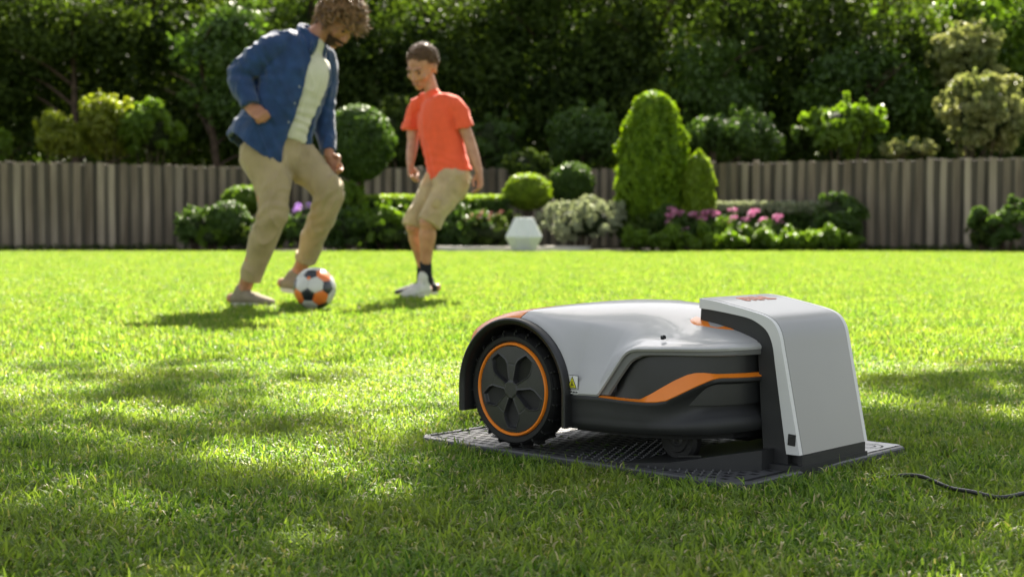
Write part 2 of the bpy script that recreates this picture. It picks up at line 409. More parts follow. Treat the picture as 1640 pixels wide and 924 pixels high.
# wall strips that follow the outline
def strip(name, rows, mt, s0, s1, n=60, autos=35, parent=None):
    """rows: list of (z function, inset function) from top to bottom, near and far side and round the nose"""
    S_ = list(np.interp(np.linspace(0, 1, n) ** .7, [0, 1], [s0, s1])); v = []; f = []
    path = [(s, tout(s)) for s in S_]; path += [(s, 2 * TC - t) for s, t in path[::-1]]
    P = np.array(path)
    for i in range(len(P)):
        t = P[min(i + 1, len(P) - 1)] - P[max(i - 1, 0)]; t /= np.linalg.norm(t) + 1e-9; nrm = np.array((-t[1], t[0]))   # points inwards
        for zf, inf in rows:
            s = P[i][0]; q = P[i] + nrm * inf(s); v.append((q[0], q[1], zf(s)))
    k = len(rows)
    for i in range(len(P) - 1):
        for j in range(k - 1): f.append((i * k + j, i * k + j + 1, (i + 1) * k + j + 1, (i + 1) * k + j))
    return mesh(name, v, f, mt, mw, autos=autos)
C_ = lambda x: (lambda s: x)
F_ = lambda *t: (lambda s: interp(t, s))
# dark inner body seen through the side opening
strip('inner_body', [(lambda s: min(.236, zlow(s) - .003), C_(.06)), (lambda s: min(.230, zlow(s) - .004), F_((.36, .040), (.50, .022), (.708, .014))), (lambda s: min(.17, zlow(s) - .006), F_((.36, .040), (.46, .030), (.50, .018), (.55, .012), (.708, .010))), (C_(.135), F_((.36, .030), (.50, .012), (.708, .010)))], m_black, .478, .7075)
stT = F_((.455, .1430), (.51, .1418), (.538, .1420), (.560, .1530), (.585, .1680), (.605, .1800), (.626, .1905), (.638, .1940), (.650, .1945), (.667, .1920), (.697, .1915), (.708, .191))
stB = F_((.455, .1415), (.51, .1398), (.555, .1395), (.575, .1410), (.592, .1445), (.61, .1540), (.627, .1640), (.645, .1750), (.660, .1840), (.668, .1868), (.697, .1858), (.708, .185))
strip('orange_stripe', [(lambda s: stT(s) - .002, C_(.012)), (stT, C_(.009)), (stB, C_(-.0008)), (lambda s: stB(s) - .003, C_(.001))], m_orange, .452, .7075)
skT = F_((.36, .137), (.369, .138), (.453, .1413), (.51, .1395), (.555, .1390), (.575, .1405), (.592, .1440), (.61, .1535), (.627, .1635), (.645, .1745), (.660, .1835), (.668, .1863), (.697, .1853), (.708, .1845))
hol = F_((.36, .0), (.55, .0), (.60, .004), (.64, .014), (.66, .022), (.708, .022))     # hollow in the front quarter
lerp = lambda f, g, a: (lambda s: f(s) * (1 - a) + g(s) * a)
skB = F_((.36, .0765), (.51, .079), (.62, .082), (.666, .083), (.708, .086))
strip('skirt', [(skT, C_(.012)), (skT, C_(.001)), (lambda s: skT(s) - .0025, C_(-.001)), (lambda s: skT(s) - .008, C_(.0)), (lambda s: skT(s) - .014, lambda s: .001 + hol(s) * .5),
               (lerp(skT, skB, .42), lambda s: .001 + hol(s)), (lerp(skT, skB, .60), lambda s: .001 + hol(s) * .9), (lerp(skT, skB, .70), lambda s: .0015 + hol(s) * .25),
               (lerp(skT, skB, .80), C_(.0005)), (lambda s: skB(s) + .006, C_(.002)), (skB, C_(.007)), (skB, C_(.02)), (lambda s: skB(s) + .02, C_(.03))], m_black2, .372, .7075, autos=50)
bm = bmesh.new()      # underside
und = [(.12, .12), (.36, .12), (.38, .05), (.52, .055), (.60, .085), (.66, .16), (.68, .30)]
plan(bm, und + [(s, 2 * TC - t) for s, t in und[-2::-1]], .070, .125); bmobj('chassis', bm, m_dark, mw)
bm = bmesh.new()
prism(bm, [(.37, .076), (.395, .076), (.395, .138), (.37, .138)], .03, .10); bmobj('arch_web', bm, m_black2, mw)
# fender arches (both sides)
def fender(sgn):
    ang = np.radians(np.linspace(0, 180, 33)); v = []; f = []
    ro, ri = .1425, .129
    path = [(1, AC[1] - .060)] + [(None, a) for a in ang] + [(-1, AC[1] - .050)]
    prof = [(ri, .085), (ri, .014), (ri + .002, .010), (ro - .004, .0065), (ro - .0012, .008), (ro, .012), (ro - .002, .045), (ro - .004, .085)]
    for k, a in path:
        for r, y in prof:
            if k is None: x, z = AC[0] + r * math.cos(a), AC[1] + r * math.sin(a)
            else: x, z = AC[0] + k * r, a
            v.append((x, y if sgn > 0 else 2 * TC - y, z))
    n = len(prof); m = len(path)
    for i in range(m - 1):
        for j in range(n - 1): f.append((i * n + j, i * n + j + 1, (i + 1) * n + j + 1, (i + 1) * n + j))
    f.append(tuple(range(n))); f.append(tuple(range((m - 1) * n, m * n)))
    o = mesh('fender', v, f, m_black, mw, autos=40)
    bm = bmesh.new()     # dark back wall of the wheel arch
    vs = [bm.verts.new((AC[0] + .137 * math.cos(a), (.086 if sgn > 0 else 2 * TC - .086), AC[1] + .137 * math.sin(a))) for a in ang]
    vs += [bm.verts.new((AC[0] - .137, (.086 if sgn > 0 else 2 * TC - .086), .09)), bm.verts.new((AC[0] + .137, (.086 if sgn > 0 else 2 * TC - .086), .09))]
    bm.faces.new(vs); bmobj('arch_lining', bm, m_dark, mw)
fender(1); fender(-1)
# drive wheels
WC = (.228, .03, .137)
def hubdisc():
    N = 190; R = .0855; v = []; f = []; ids = {}
    g = np.linspace(-R, R, N)
    def h(x, y):
        r = math.hypot(x, y); a = math.degrees(math.atan2(y, x)); z = .0035 * (1 - (r / R) ** 2)
        if r < .018: z += .0015 * min(1, (.018 - r) / .004)
        d = min(abs((a - c + 180) % 360 - 180) for c in (-90, -18, 54, 126, 198))
        yy = r * math.sin(math.radians(min(d, 89))); xx = r * math.cos(math.radians(min(d, 89)))
        w_ = float(np.interp(xx, [.017, .0185, .026, .047, .057, .074, .0760], [.0035, .0055, .0085, .0185, .0188, .0115, .0095]))
        e = min(w_ - yy, xx - .017, .0768 - xx)
        if e > -.0035:
            dep = float(np.interp(xx, [.017, .024, .060, .062, .0768], [.010, .0145, .0145, .0135, .0045]))
            z -= dep * max(0, min(1, e / .0028))
            if e < 0: z += .0009 * (1 - abs(e + .0012) / .0023) if abs(e + .0012) < .0023 else 0
        if abs(r - .050) < .0008 and e < -.0035: z -= .0004
        return z
    for i, x in enumerate(g):
        for j, y in enumerate(g):
            if math.hypot(x, y) <= R: ids[i, j] = len(v); v.append((x, -h(x, y), y))
    for i in range(N - 1):
        for j in range(N - 1):
            q = [(i, j), (i + 1, j), (i + 1, j + 1), (i, j + 1)]
            q = [ids[k] for k in q if k in ids]
            if len(q) >= 3: f.append(tuple(q))
    return v, f
wheel = []
def tyre_mesh():
    R = .1125
    v, f = lathe([(.086, .006), (.0935, .0015), (.0965, -.001), (.104, -.0012), (.1085, .003), (.1115, .010), (R, .018), (R, .042), (.110, .052), (.103, .056), (.09, .055)], 96)
    bm = bmesh.new(); vs = [bm.verts.new(p) for p in v]
    for q in f: bm.faces.new([vs[a] for a in q])
    for i in range(22):
        a = 2 * math.pi * (i + .3) / 22
        for y0, y1, da in ((.004, .026, 0), (.030, .050, math.pi / 22)):
            M = Matrix.Rotation(-(a + da), 4, 'Y') @ Matrix.Translation((R + .0012, (y0 + y1) / 2, 0)) @ Matrix.Diagonal((.006, y1 - y0, .0030, 1))
            bmesh.ops.create_cube(bm, size=1, matrix=M)
        M = Matrix.Rotation(-a, 4, 'Y') @ Matrix.Translation((.1075, .0018, 0)) @ Matrix.Diagonal((.011, .004, .0024, 1)); bmesh.ops.create_cube(bm, size=1, matrix=M)
    for k in range(2):
        v, f = lathe([(.1045 + k * .003, -.0008 + k * .0012), (.105 + k * .003, -.0018 + k * .0016), (.1058 + k * .003, -.0002 + k * .0022)], 96); vs = [bm.verts.new(p) for p in v]
        for q in f[:-2]: bm.faces.new([vs[a] for a in q])
    return bm
tm = None
for yy, rz in ((WC[1], 0), (2 * TC - WC[1], math.pi)):
    if tm is None:
        ty = bmobj('tyre', tyre_mesh(), m_rubber, mw, 35); tm = ty.data
        v, f = lathe([(.0855, .004), (.0865, -.001), (.0880, -.0030), (.0905, -.0030), (.0920, -.001), (.0930, .004)], 96); rg = mesh('rim_ring', v, f[:-2], m_orange, mw, autos=50)
        v, f = hubdisc(); hb = mesh('hub_cap', v, f, m_hub, mw, autos=28)
        for o in (ty, rg, hb): o.location = (WC[0], yy, WC[2] - .0)
    else:
        for o in (ty, rg, hb):
            c = o.copy(); COL.objects.link(c); c.location = (WC[0], yy, WC[2]); c.rotation_euler = (0, 0, rz)
v, f = lathe([(.004, -.004), (.012, -.0045), (.013, -.003)], 32); 
# front casters
def caster(x, y, r=.041):
    v, f = lathe([(.010, -.002), (r * .55, -.003), (r * .60, 0), (r * .86, 0), (r, .006), (r, .020), (r * .86, .027), (r * .5, .027)], 40)
    o = mesh('caster_wheel', v, f, m_rubber, mw, autos=40); o.location = (x, y, PZ + r - .001)
    v, f = lathe([(.004, -.001), (.007, -.004), (.012, -.0035), (.015, -.001)], 24); h = mesh('caster_hub', v, f, m_hub, o, autos=40)
caster(.563, .120); caster(.563, .44)
bm = bmesh.new(); box(bm, (.610, .30, .068), (.08, .14, .03)); bevel(bm, .02, 3); bmobj('contact_block', bm, m_black, mw, 40)
# orange stop pad on the cover, under the arm
v, f = lathe([(.062, -.006), (.062, .0015), (.059, .0065), (.052, .0085), (.03, .0095)], 64, 'z'); bt = mesh('stop_button', v, f, m_orange, mw, autos=50)
bt.location = (.592, .218, .2705); bt.rotation_euler = (math.radians(7), math.radians(10), 0)
v, f = lathe([(.0050, -.004), (.0050, .0006), (.0040, .0010), (.0032, -.001)], 20, 'z')
sc = mesh('screw_recess', v, f, m_dark, mw, autos=40); sc.location = (.558, .082, .2555); sc.rotation_euler = (math.radians(18), math.radians(6), 0)
v, f = lathe([(.0022, -.004), (.0016, .0016)], 14, 'z'); s2_ = mesh('screw_head', v, f, m_bev, mw, autos=40); s2_.location = (.557, .0805, .256)
# warning sticker
lb = empty('warning_label', (.3885, .0262, .1630)); lb.parent = mw; lb.rotation_euler = (math.radians(-1.5), 0, 0)
def flat(name, poly, y, mt, par):   # polygon in the sticker plane
    bm = bmesh.new(); prism(bm, poly, y, y + .0004); return bmobj(name, bm, mt, par)
def sq(a, b, c, d): return [(a, b), (c, b), (c, d), (a, d)]
flat('border', sq(-.0138, -.0128, .0138, .0138), -.0012, m_ink, lb)
flat('backing', sq(-.0128, -.0118, .0128, .0128), -.0017, m_white, lb)
flat('triangle_outline', [(-.0115, -.0108), (.0115, -.0108), (0, .0118)], -.0022, m_ink, lb)
flat('triangle', [(-.0095, -.0096), (.0095, -.0096), (0, .0092)], -.0027, m_yellow, lb)
bm = bmesh.new()
for p in ([(-.004, -.0055), (.0045, -.0055), (.004, -.0035), (-.001, -.003)], [(-.001, -.003), (.0015, -.003), (.0008, .0035), (-.0006, .003)], sq(-.0065, -.0082, .006, -.0072)): prism(bm, p, -.0032, -.0028)
bmobj('pictogram', bm, m_ink, lb)
bm = bmesh.new()
for a, b in ((-.0125, -.0085), (-.007, .000), (.0015, .006), (.0075, .0125)): prism(bm, sq(a, -.0205 if a < -.01 else -.0192, b, -.0165), -.0012, -.0006)
bmobj('small_print', bm, m_ink, lb)
flat('print_backing', sq(-.0138, -.0215, .0138, -.0150), -.0008, m_white, lb)

# power cable lying on the grass
bm = bmesh.new()
tube(bm, [(.60, 2.50, .006, .0036), (.651, 2.497, .014, .0036), (.705, 2.453, .025, .0036), (.733, 2.37, .020, .0036), (.752, 2.31, .024, .0036), (.785, 2.272, .022, .0036), (.834, 2.29, .026, .0036), (.90, 2.34, .028, .0036), (1.05, 2.42, .024, .0036), (1.4, 2.50, .02, .0036)], 10, k=6)
cb = bmobj('power_cable', bm, m_black, None, 60); tag(cb, 'thin black power cable lying loose in the grass right of the docking station', 'cable')

# ------------------------------------------------------------------ people and ball
cP, sP = math.cos(PITCH), math.sin(PITCH)
def at(px, py, Y):
    """world point at distance Y ahead that the photograph shows at (px, py)"""
    d = np.array([(px - 820.0), FPX * cP + (462 - py) * sP, -FPX * sP + (462 - py) * cP]); k = Y / d[1]
    return np.array([d[0] * k, Y, CAMH + d[2] * k])
def pt(px, py, Y, ra, rb=None):
    p = at(px, py, Y); return (p[0], p[1], p[2], ra, rb if rb else ra)
def unit(v): v = np.array(v, float); return v / np.linalg.norm(v)
m_skin = mat('skin_tanned', (.36, .165, .092), .5, .4, var=.12, vscale=25); m_skin.node_tree.nodes['Principled BSDF'].inputs['Subsurface Weight'].default_value = .12
m_skin.node_tree.nodes['Principled BSDF'].inputs['Subsurface Radius'].default_value = (.02, .008, .004)
m_skin2 = m_skin.copy(); m_skin2.name = 'skin_boy'; m_skin2.node_tree.nodes['Mix'].inputs[6].default_value = (.38, .185, .11, 1); m_skin2.node_tree.nodes['Mix'].inputs[7].default_value = (.48, .25, .155, 1)
m_hair = mat('curly_brown_hair', (.045, .022, .010), .45, .5, col2=(.36, .20, .085), vscale=38)
m_hair2 = mat('short_brown_hair', (.11, .058, .030), .5, .5, var=.4, vscale=80)
m_beard = mat('dark_beard', (.05, .025, .012), .6, .4, var=.4, vscale=90)
m_denim = mat('blue_shirt_cloth', (.013, .040, .115), .8, .25, var=.22, vscale=18, bump=(260, .5, .002), sheen=.25)
m_tee = mat('cream_tshirt_cloth', (.55, .53, .43), .85, .2, var=.06, vscale=14, bump=(220, .4, .002), sheen=.15)
m_chino = mat('khaki_trouser_cloth', (.33, .255, .145), .85, .2, var=.12, vscale=10, bump=(260, .4, .002), sheen=.15)
m_short = mat('beige_shorts_cloth', (.40, .31, .175), .85, .2, var=.14, vscale=12, bump=(260, .4, .002), sheen=.15)
m_red = mat('coral_tshirt_cloth', (.78, .105, .045), .85, .2, var=.08, vscale=14, bump=(220, .4, .002), sheen=.15)
m_suede = mat('beige_suede', (.22, .185, .13), .9, .2, var=.15, vscale=30, bump=(400, .5, .002))
m_sole = mat('pale_sole', (.55, .53, .45), .7, .3, var=.08)
m_sneak = mat('pale_grey_canvas', (.48, .48, .44), .8, .3, var=.12, vscale=30, bump=(300, .4, .002))
m_sneakd = mat('black_canvas', (.02, .021, .024), .8, .3, var=.2, vscale=30)
m_sock = mat('black_sock', (.015, .016, .02), .9, .2, var=.2)
m_eye = mat('eye', (.05, .03, .02), .2, .6, var=.05)
m_lip = mat('lip', (.36, .14, .10), .5, .4, var=.08)
m_btn = mat('pale_button', (.35, .34, .31), .3, .5, var=.05)

def wrinkles(m, scale=7., dist=.022, strength=.7, stretch=.45):
    n = m.node_tree.nodes; l = m.node_tree.links; b = n['Principled BSDF']; tc = [x for x in n if x.type == 'TEX_COORD'][0]
    mp = n.new('ShaderNodeMapping'); mp.inputs['Scale'].default_value = (1, 1, stretch); mp.inputs['Rotation'].default_value = (.3, .5, 0)
    t = n.new('ShaderNodeTexNoise'); t.inputs['Scale'].default_value = scale; t.inputs['Detail'].default_value = 3; t.inputs['Distortion'].default_value = 1.6; t.noise_type = 'RIDGED_MULTIFRACTAL'
    bp = n.new('ShaderNodeBump'); bp.inputs['Strength'].default_value = strength; bp.inputs['Distance'].default_value = dist
    l.new(tc.outputs['Object'], mp.inputs[0]); l.new(mp.outputs[0], t.inputs['Vector']); l.new(t.outputs['Fac'], bp.inputs['Height'])
    if b.inputs['Normal'].links: l.new(b.inputs['Normal'].links[0].from_socket, bp.inputs['Normal'])
    l.new(bp.outputs[0], b.inputs['Normal'])
for m_ in (m_denim, m_chino, m_short, m_red): wrinkles(m_)
wrinkles(m_tee, 9, .014)
def folds(seed, amp, f1=14., axis=(0, 0, 1), stretch=.35):
    ax = unit(axis)
    def d(co):
        out = np.zeros(len(co)); off = Vector((seed * 3.1, seed * 1.7, seed * .9))
        al = co @ ax; q = co - np.outer(al, ax) * (1 - stretch)
        for i in range(len(co)):
            p = Vector(q[i]) * f1 + off
            a = noise.noise(p + Vector((noise.noise(p * .5) * 1.5, 0, noise.noise(p * .4 + Vector((9, 9, 9)))))); b = noise.noise(Vector(co[i]) * f1 * 1.9 + off)
            out[i] = (math.exp(-abs(a) * 9) - .35) * .8 + b * .35
        return out * amp
    return d
def creases(base, spots):
    """base noise folds plus ring creases round joints: (centre, axis, radius along, wavelength, amplitude)"""
    def d(co):
        o = base(co)
        for c, ax, R, wl, am in spots:
            r = co - np.array(c[:3]); ax_ = unit(ax); al = r @ ax_; lat = np.linalg.norm(r - np.outer(al, ax_), axis=1)
            ph = al * 2 * np.pi / wl + lat * 22 + np.sin(r[:, 0] * 31 + r[:, 2] * 17) * 1.1
            o = o + np.sin(ph) * am * np.exp(-(al / R) ** 2) * np.clip(1.3 - lat / .25, 0, 1)
        return o
    return d
def frame(fw_, up_):
    f = unit(fw_); u = unit(up_); u = unit(u - f * (u @ f)); r = np.cross(f, u)      # right-hand side of the head
    return Matrix((r, f, u)).transposed(), r, f, u
def head_shells(bm, c, fw_, up_, s=1.0, jaw=1.0):
    """skull, jaw, brow, nose, lips, ears round centre c (the middle of the skull); s = 1 for a 0.235 m head"""
    M, r, f, u = frame(fw_, up_); c = np.array(c)
    P = lambda a, b, d: Vector(c + (r * a + f * b + u * d) * s)
    def B(p, rad, sub=3): ball(bm, p, tuple(q * s for q in rad), M, sub)
    B(P(0, -.012, .022), (.076, .096, .092), 4)
    B(P(0, .022, -.018), (.067, .070, .078), 4)
    B(P(0, .034, -.072), (.050 * jaw, .052, .042), 3)
    B(P(0, .066, -.098), (.021, .018, .017))
    for k in (-1, 1):
        B(P(k * .036, .062, -.030), (.026, .022, .024)); B(P(k * .026, .083, .018), (.025, .013, .009))
        B(P(k * .054, .018, -.070), (.012, .030, .026))
        B(P(k * .078, -.008, -.012), (.008, .018, .030)); B(P(k * .083, -.014, .004), (.006, .014, .016))
        B(P(k * .011, .093, -.040), (.010, .012, .008))
    tube(bm, [tuple(P(0, .084, .014)) + (.008 * s,), tuple(P(0, .094, -.010)) + (.009 * s,), tuple(P(0, .106, -.036)) + (.0115 * s,)], 10, k=3)
    B(P(0, .083, -.064), (.024, .012, .0065)); B(P(0, .081, -.075), (.021, .012, .007))
    return M, P, r, f, u
def hand(bm, wrist, d, palm_n, thumb_side, s=1.0, curl=1.2):
    """palm with four bent fingers of different lengths and a thumb; d = direction of the hand, palm_n = the way the palm faces"""
    d = unit(d); n_ = unit(palm_n); n_ = unit(n_ - d * (n_ @ d)); a = np.cross(d, n_) * thumb_side; w_ = np.array(wrist[:3])
    def q(x, y, z): return w_ + (d * x + a * y + n_ * z) * s
    bm_t = lambda pts, side=None: tube(bm, [tuple(p) + (r * s,) for p, r in pts], 10, k=3)
    tube(bm, [tuple(q(-.015, 0, 0)) + (.027 * s, .021 * s), tuple(q(.03, 0, 0)) + (.038 * s, .017 * s), tuple(q(.075, .0, .002)) + (.042 * s, .014 * s), tuple(q(.09, 0, .002)) + (.040 * s, .012 * s)], 12, side=a, k=3)
    for i, (y, L) in enumerate(((.031, .072), (.0105, .080), (-.0105, .075), (-.031, .060))):
        p = q(.088, y, .0); pts = [(p, .0098)]; ang = .12
        for j, fr in enumerate((.46, .30, .24)):
            ang += curl * (.55 if j == 0 else .95) * (1 + .08 * i); p = p + (d * math.cos(ang) + n_ * math.sin(ang)) * L * fr * s; pts.append((p, .0094 - .0009 * j))
        bm_t(pts)
    t0 = q(.022, .030, .006); t1 = q(.050, .052, .018 + .01 * curl); t2 = q(.078, .050 - .018 * min(curl, 1.3), .026 + .014 * curl); t3 = q(.095, .040 - .03 * min(curl, 1.3), .030 + .012 * curl)
    bm_t([(t0, .014), (t1, .0125), (t2, .0105), (t3, .0085)])
def strands(name, cents, par, mt, seed, n, length, rad, curl, pull=(0, 0, 0), axes=None):
    """locks of hair: short curved tapered tubes starting on the scalp; cents = (centre, matrix, radii, test)"""
    c, M, rad3, test = cents; r = np.random.default_rng(seed); bm = bmesh.new(); k = 0; Mn = np.array(M)
    while k < n:
        v = unit(r.normal(size=3))
        if not test(v): continue
        k += 1; p = np.array(c) + Mn @ (v * np.array(rad3)); nrm = unit(Mn @ v); tg = unit(np.cross(nrm, r.normal(size=3)))
        L = length * r.uniform(.6, 1.25); R0 = rad * r.uniform(.7, 1.3); pts = []; ph = r.uniform(0, 6.28); b2 = np.cross(nrm, tg)
        for j in range(5):
            u = j / 4; cr = curl * u
            pos = p + nrm * L * (u * .55) + tg * L * u * .55 + (tg * math.cos(ph + u * 4.5) + b2 * math.sin(ph + u * 4.5)) * cr + np.array(pull) * u * u * L
            pts.append(tuple(pos) + (R0 * (1 - u * .7),))
        tube(bm, pts, 6, k=1, cap=False)
    o = bmobj(name, bm, mt, par, inv=True); o.data.polygons.foreach_set('use_smooth', [True] * len(o.data.polygons)); return o
def shoe(name, par, heel, toe, ank, m_up, m_so, wid=.047, hgt_=.075, topz=None, cap=None):
    """heel, toe on the sole line; ank = opening above the heel"""
    h = np.array(heel[:3]); t = np.array(toe[:3]); d = unit(t - h); L = np.linalg.norm(t - h); up = unit(np.array([0, 0, 1.]) - d * d[2]); sd = np.cross(d, up)
    bm = bmesh.new(); Q = lambda x, z, ra, rb: tuple(h + d * L * x + up * z) + (ra, rb)
    tube(bm, [Q(.10, .044, wid * .85, .036), Q(.28, .050, wid * .88, .042), Q(.5, .046, wid * .98, .038), Q(.72, .036, wid * 1.06, .030), Q(.88, .030, wid * .95, .024), Q(.94, .028, wid * .8, .020)], 16, side=sd, k=4)
    a = np.array(ank[:3]); tube(bm, [Q(.22, .045, wid * .75, .05), tuple(h + d * L * .2 + up * hgt_ * .7) + (wid * .8, .05), tuple(h * .5 + d * L * .1 + up * hgt_ * .5 + a * .5) + (wid * .82, .045)], 14, side=sd, k=3)
    o = fuse(name, bm, .006, m_up, par, 3)
    bm = bmesh.new(); n = 20; out = []
    for i in range(n):
        an = 2 * math.pi * i / n; x = .5 + .52 * math.cos(an); w_ = wid * (1.05 if math.cos(an) > .2 else .9) * math.sin(an) * (1.0 if abs(math.cos(an)) < .8 else 1.15); out.append(h + d * L * x + sd * w_)
    a_ = [bm.verts.new(p + up * 0) for p in out]; b_ = [bm.verts.new(p + up * .023) for p in out]; bm.faces.new(a_[::-1]); bm.faces.new(b_)
    for i in range(n): bm.faces.new((a_[i], a_[(i + 1) % n], b_[(i + 1) % n], b_[i]))
    so_ = bmobj('sole', bm, m_so, None, 40); so_.parent = o; so_.matrix_parent_inverse = (Matrix.LocRotScale(par.location, par.rotation_euler, None)).inverted() @ Matrix.Identity(4)
    so_.matrix_parent_inverse = Matrix.Identity(4)
    bm = bmesh.new()
    for i in range(4):
        x = .38 + .10 * i; z = .082 - .011 * i; c = h + d * L * x
        tube(bm, [tuple(c - sd * wid * .55 + up * (z - .014)) + (.0035,), tuple(c + up * z) + (.0035,), tuple(c + sd * wid * .55 + up * (z - .014)) + (.0035,)], 6, k=3)
    la = bmobj('laces', bm, m_sole if m_up is not m_sneak else m_sneakd, None, 60); la.parent = o; la.matrix_parent_inverse = Matrix.Identity(4)
    return o, so_
def fixchild(ch, par):   # child of a part whose mesh is in world coordinates
    ch.parent = par; ch.matrix_parent_inverse = Matrix.Identity(4)

# ---- man ----
YM = 7.80
man = empty('person', (-1.25, YM + .02, 0)); tag(man, 'bearded man in open blue overshirt, cream t-shirt and khaki trousers bending over the football', 'person')
Lm = unit((.65, .75, 0)); Fm = unit((.75, -.65, 0))       # his left, his front
bm = bmesh.new()
hc = at(541, 35, YM + .06)
hf = unit((.60, -.42, -.72)); hu = unit((.62, -.30, .60))
HM, HP, hr, hf, hu = head_shells(bm, hc, hf, hu, 1.13, 1.05)
nb = at(495, 75, YM + .04)
tube(bm, [tuple(nb) + (.075, .07), tuple(at(508, 58, YM + .05)) + (.060, .062), tuple(at(524, 44, YM + .05)) + (.058, .06)], 16, side=Lm, k=3)
tube(bm, [pt(485, 85, YM + .02, .15, .08), pt(476, 115, YM + .01, .165, .105), pt(462, 165, YM, .15, .10), pt(445, 225, YM, .15, .11), pt(440, 245, YM, .13, .10)], 20, side=Lm, k=3)
shR = at(433, 84, YM - .14); elR = at(388, 121, YM - .13); wrR = at(400, 172, YM - .22)
shL = at(516, 92, YM + .20); elL = at(516, 170, YM + .24); wrL = at(528, 250, YM + .10)
for a, b, c in ((shR, elR, wrR), (shL, elL, wrL)):
    tube(bm, [tuple(a) + (.045,), tuple(a * .5 + b * .5) + (.042,), tuple(b) + (.030,), tuple(b * .5 + c * .5) + (.027,), tuple(c) + (.027,)], 14, k=3)
hand(bm, wrR, (.55, -.35, -.35), (.2, .5, -.6), 1, 1.03, 1.55)
hand(bm, wrL, (.42, -.25, -.75), (-.3, -.9, .1), -1, 1.0, .75)
def leg(h, k, a, heel, toe):
    tube(bm, [tuple(h) + (.08,), tuple(h * .5 + k * .5) + (.060,), tuple(k) + (.05,), tuple(k * .6 + a * .4) + (.056,), tuple(a) + (.040,)], 16, k=3)
    h_, t_ = np.array(heel), np.array(toe); m_ = h_ * .6 + t_ * .4
    tube(bm, [tuple(a) + (.040,), tuple(h_ * .8 + t_ * .2 + (0, 0, .05)) + (.036,)], 12, k=3); tube(bm, [tuple(h_ + (0, 0, .045)) + (.03,), tuple(m_ + (0, 0, .045)) + (.036,), tuple(h_ * .15 + t_ * .85 + (0, 0, .028)) + (.024,)], 12, k=3)
hR = at(418, 245, YM - .07); kR = at(430, 348, YM - .16); aR = at(394, 455, YM - .02)
hL = at(474, 248, YM + .09); kL = at(530, 318, YM + .0); aL = at(480, 432, YM + .24)
heelR = at(371, 486, 7.80); toeR = at(438, 489, 7.72); heelR[2] = .012; toeR[2] = .012
heelL = at(452, 466, 8.05); toeL = at(505, 474, 7.93)
leg(hR, kR, aR, heelR, toeR); leg(hL, kL, aL, heelL, toeL)
fuse('body', bm, .0055, m_skin, man, 3)
# face
for k in (-1, 1):
    bm = bmesh.new(); ball(bm, HP(k * .031, .083, .0), .0095, None, 2); bmobj('eye', bm, m_eye, man, 60, inv=True)
    bm = bmesh.new(); tube(bm, [tuple(HP(k * .014, .099, .020)) + (.0045, .003), tuple(HP(k * .030, .100, .025)) + (.005, .003), tuple(HP(k * .048, .084, .020)) + (.0035, .003)], 8, k=3); bmobj('eyebrow', bm, m_beard, man, 60, inv=True)
strands('hair', (HP(0, -.014, .024), HM, (.086, .106, .105), lambda v: (v[2] > .10 and v[1] < .80 - .2 * v[2]) or (v[1] < .1 and v[2] > -.62) or (abs(v[0]) > .8 and v[2] > -.45 and v[1] < .35) or (v[2] > .3)), man, m_hair, 3, 1150, .084, .0060, .021, pull=(.15, -.1, -.30))
bm = bmesh.new(); ball(bm, HP(0, -.022, .036), (.091, .102, .102), HM, 3); bmobj('hair_cap', bm, m_hair, man, 80, inv=True)
strands('beard', (HP(0, .030, -.060), HM, (.060, .060, .058), lambda v: v[2] < .12 and v[1] > -.25 and not (v[1] > .80 and v[2] > -.28 and abs(v[0]) < .45)), man, m_beard, 5, 700, .018, .0045, .003)
bm = bmesh.new(); ball(bm, HP(0, .034, -.076), (.057, .058, .046), HM, 3); ball(bm, HP(.046, .008, -.055), (.018, .028, .040), HM, 2); ball(bm, HP(-.046, .008, -.055), (.018, .028, .040), HM, 2); bmobj('beard_base', bm, m_beard, man, 80, inv=True)
strands('moustache', (HP(0, .080, -.056), HM, (.030, .016, .006), lambda v: v[1] > 0), man, m_beard, 6, 60, .012, .004, .002)
bm = bmesh.new(); tube(bm, [tuple(HP(-.018, .094, -.067)) + (.003,), tuple(HP(0, .098, -.066)) + (.0045,), tuple(HP(.018, .094, -.067)) + (.003,)], 8, k=3); bmobj('mouth', bm, m_lip, man, 60, inv=True)
# t-shirt
bm = bmesh.new()
tube(bm, [pt(501, 74, YM + .02, .070, .060), pt(494, 86, YM + .02, .145, .085), pt(485, 118, YM + .01, .165, .125), pt(471, 160, YM, .158, .120), pt(458, 196, YM, .150, .118), pt(451, 220, YM, .150, .122)], 28, side=Lm, k=5, flat_end=True)
fuse('tshirt', bm, .008, m_tee, man, 4, creases(folds(4, .008, 9, unit((.35, 0, -.9)), .4), [(at(478, 190, YM), (.3, 0, .9), .10, .05, .0035)]))
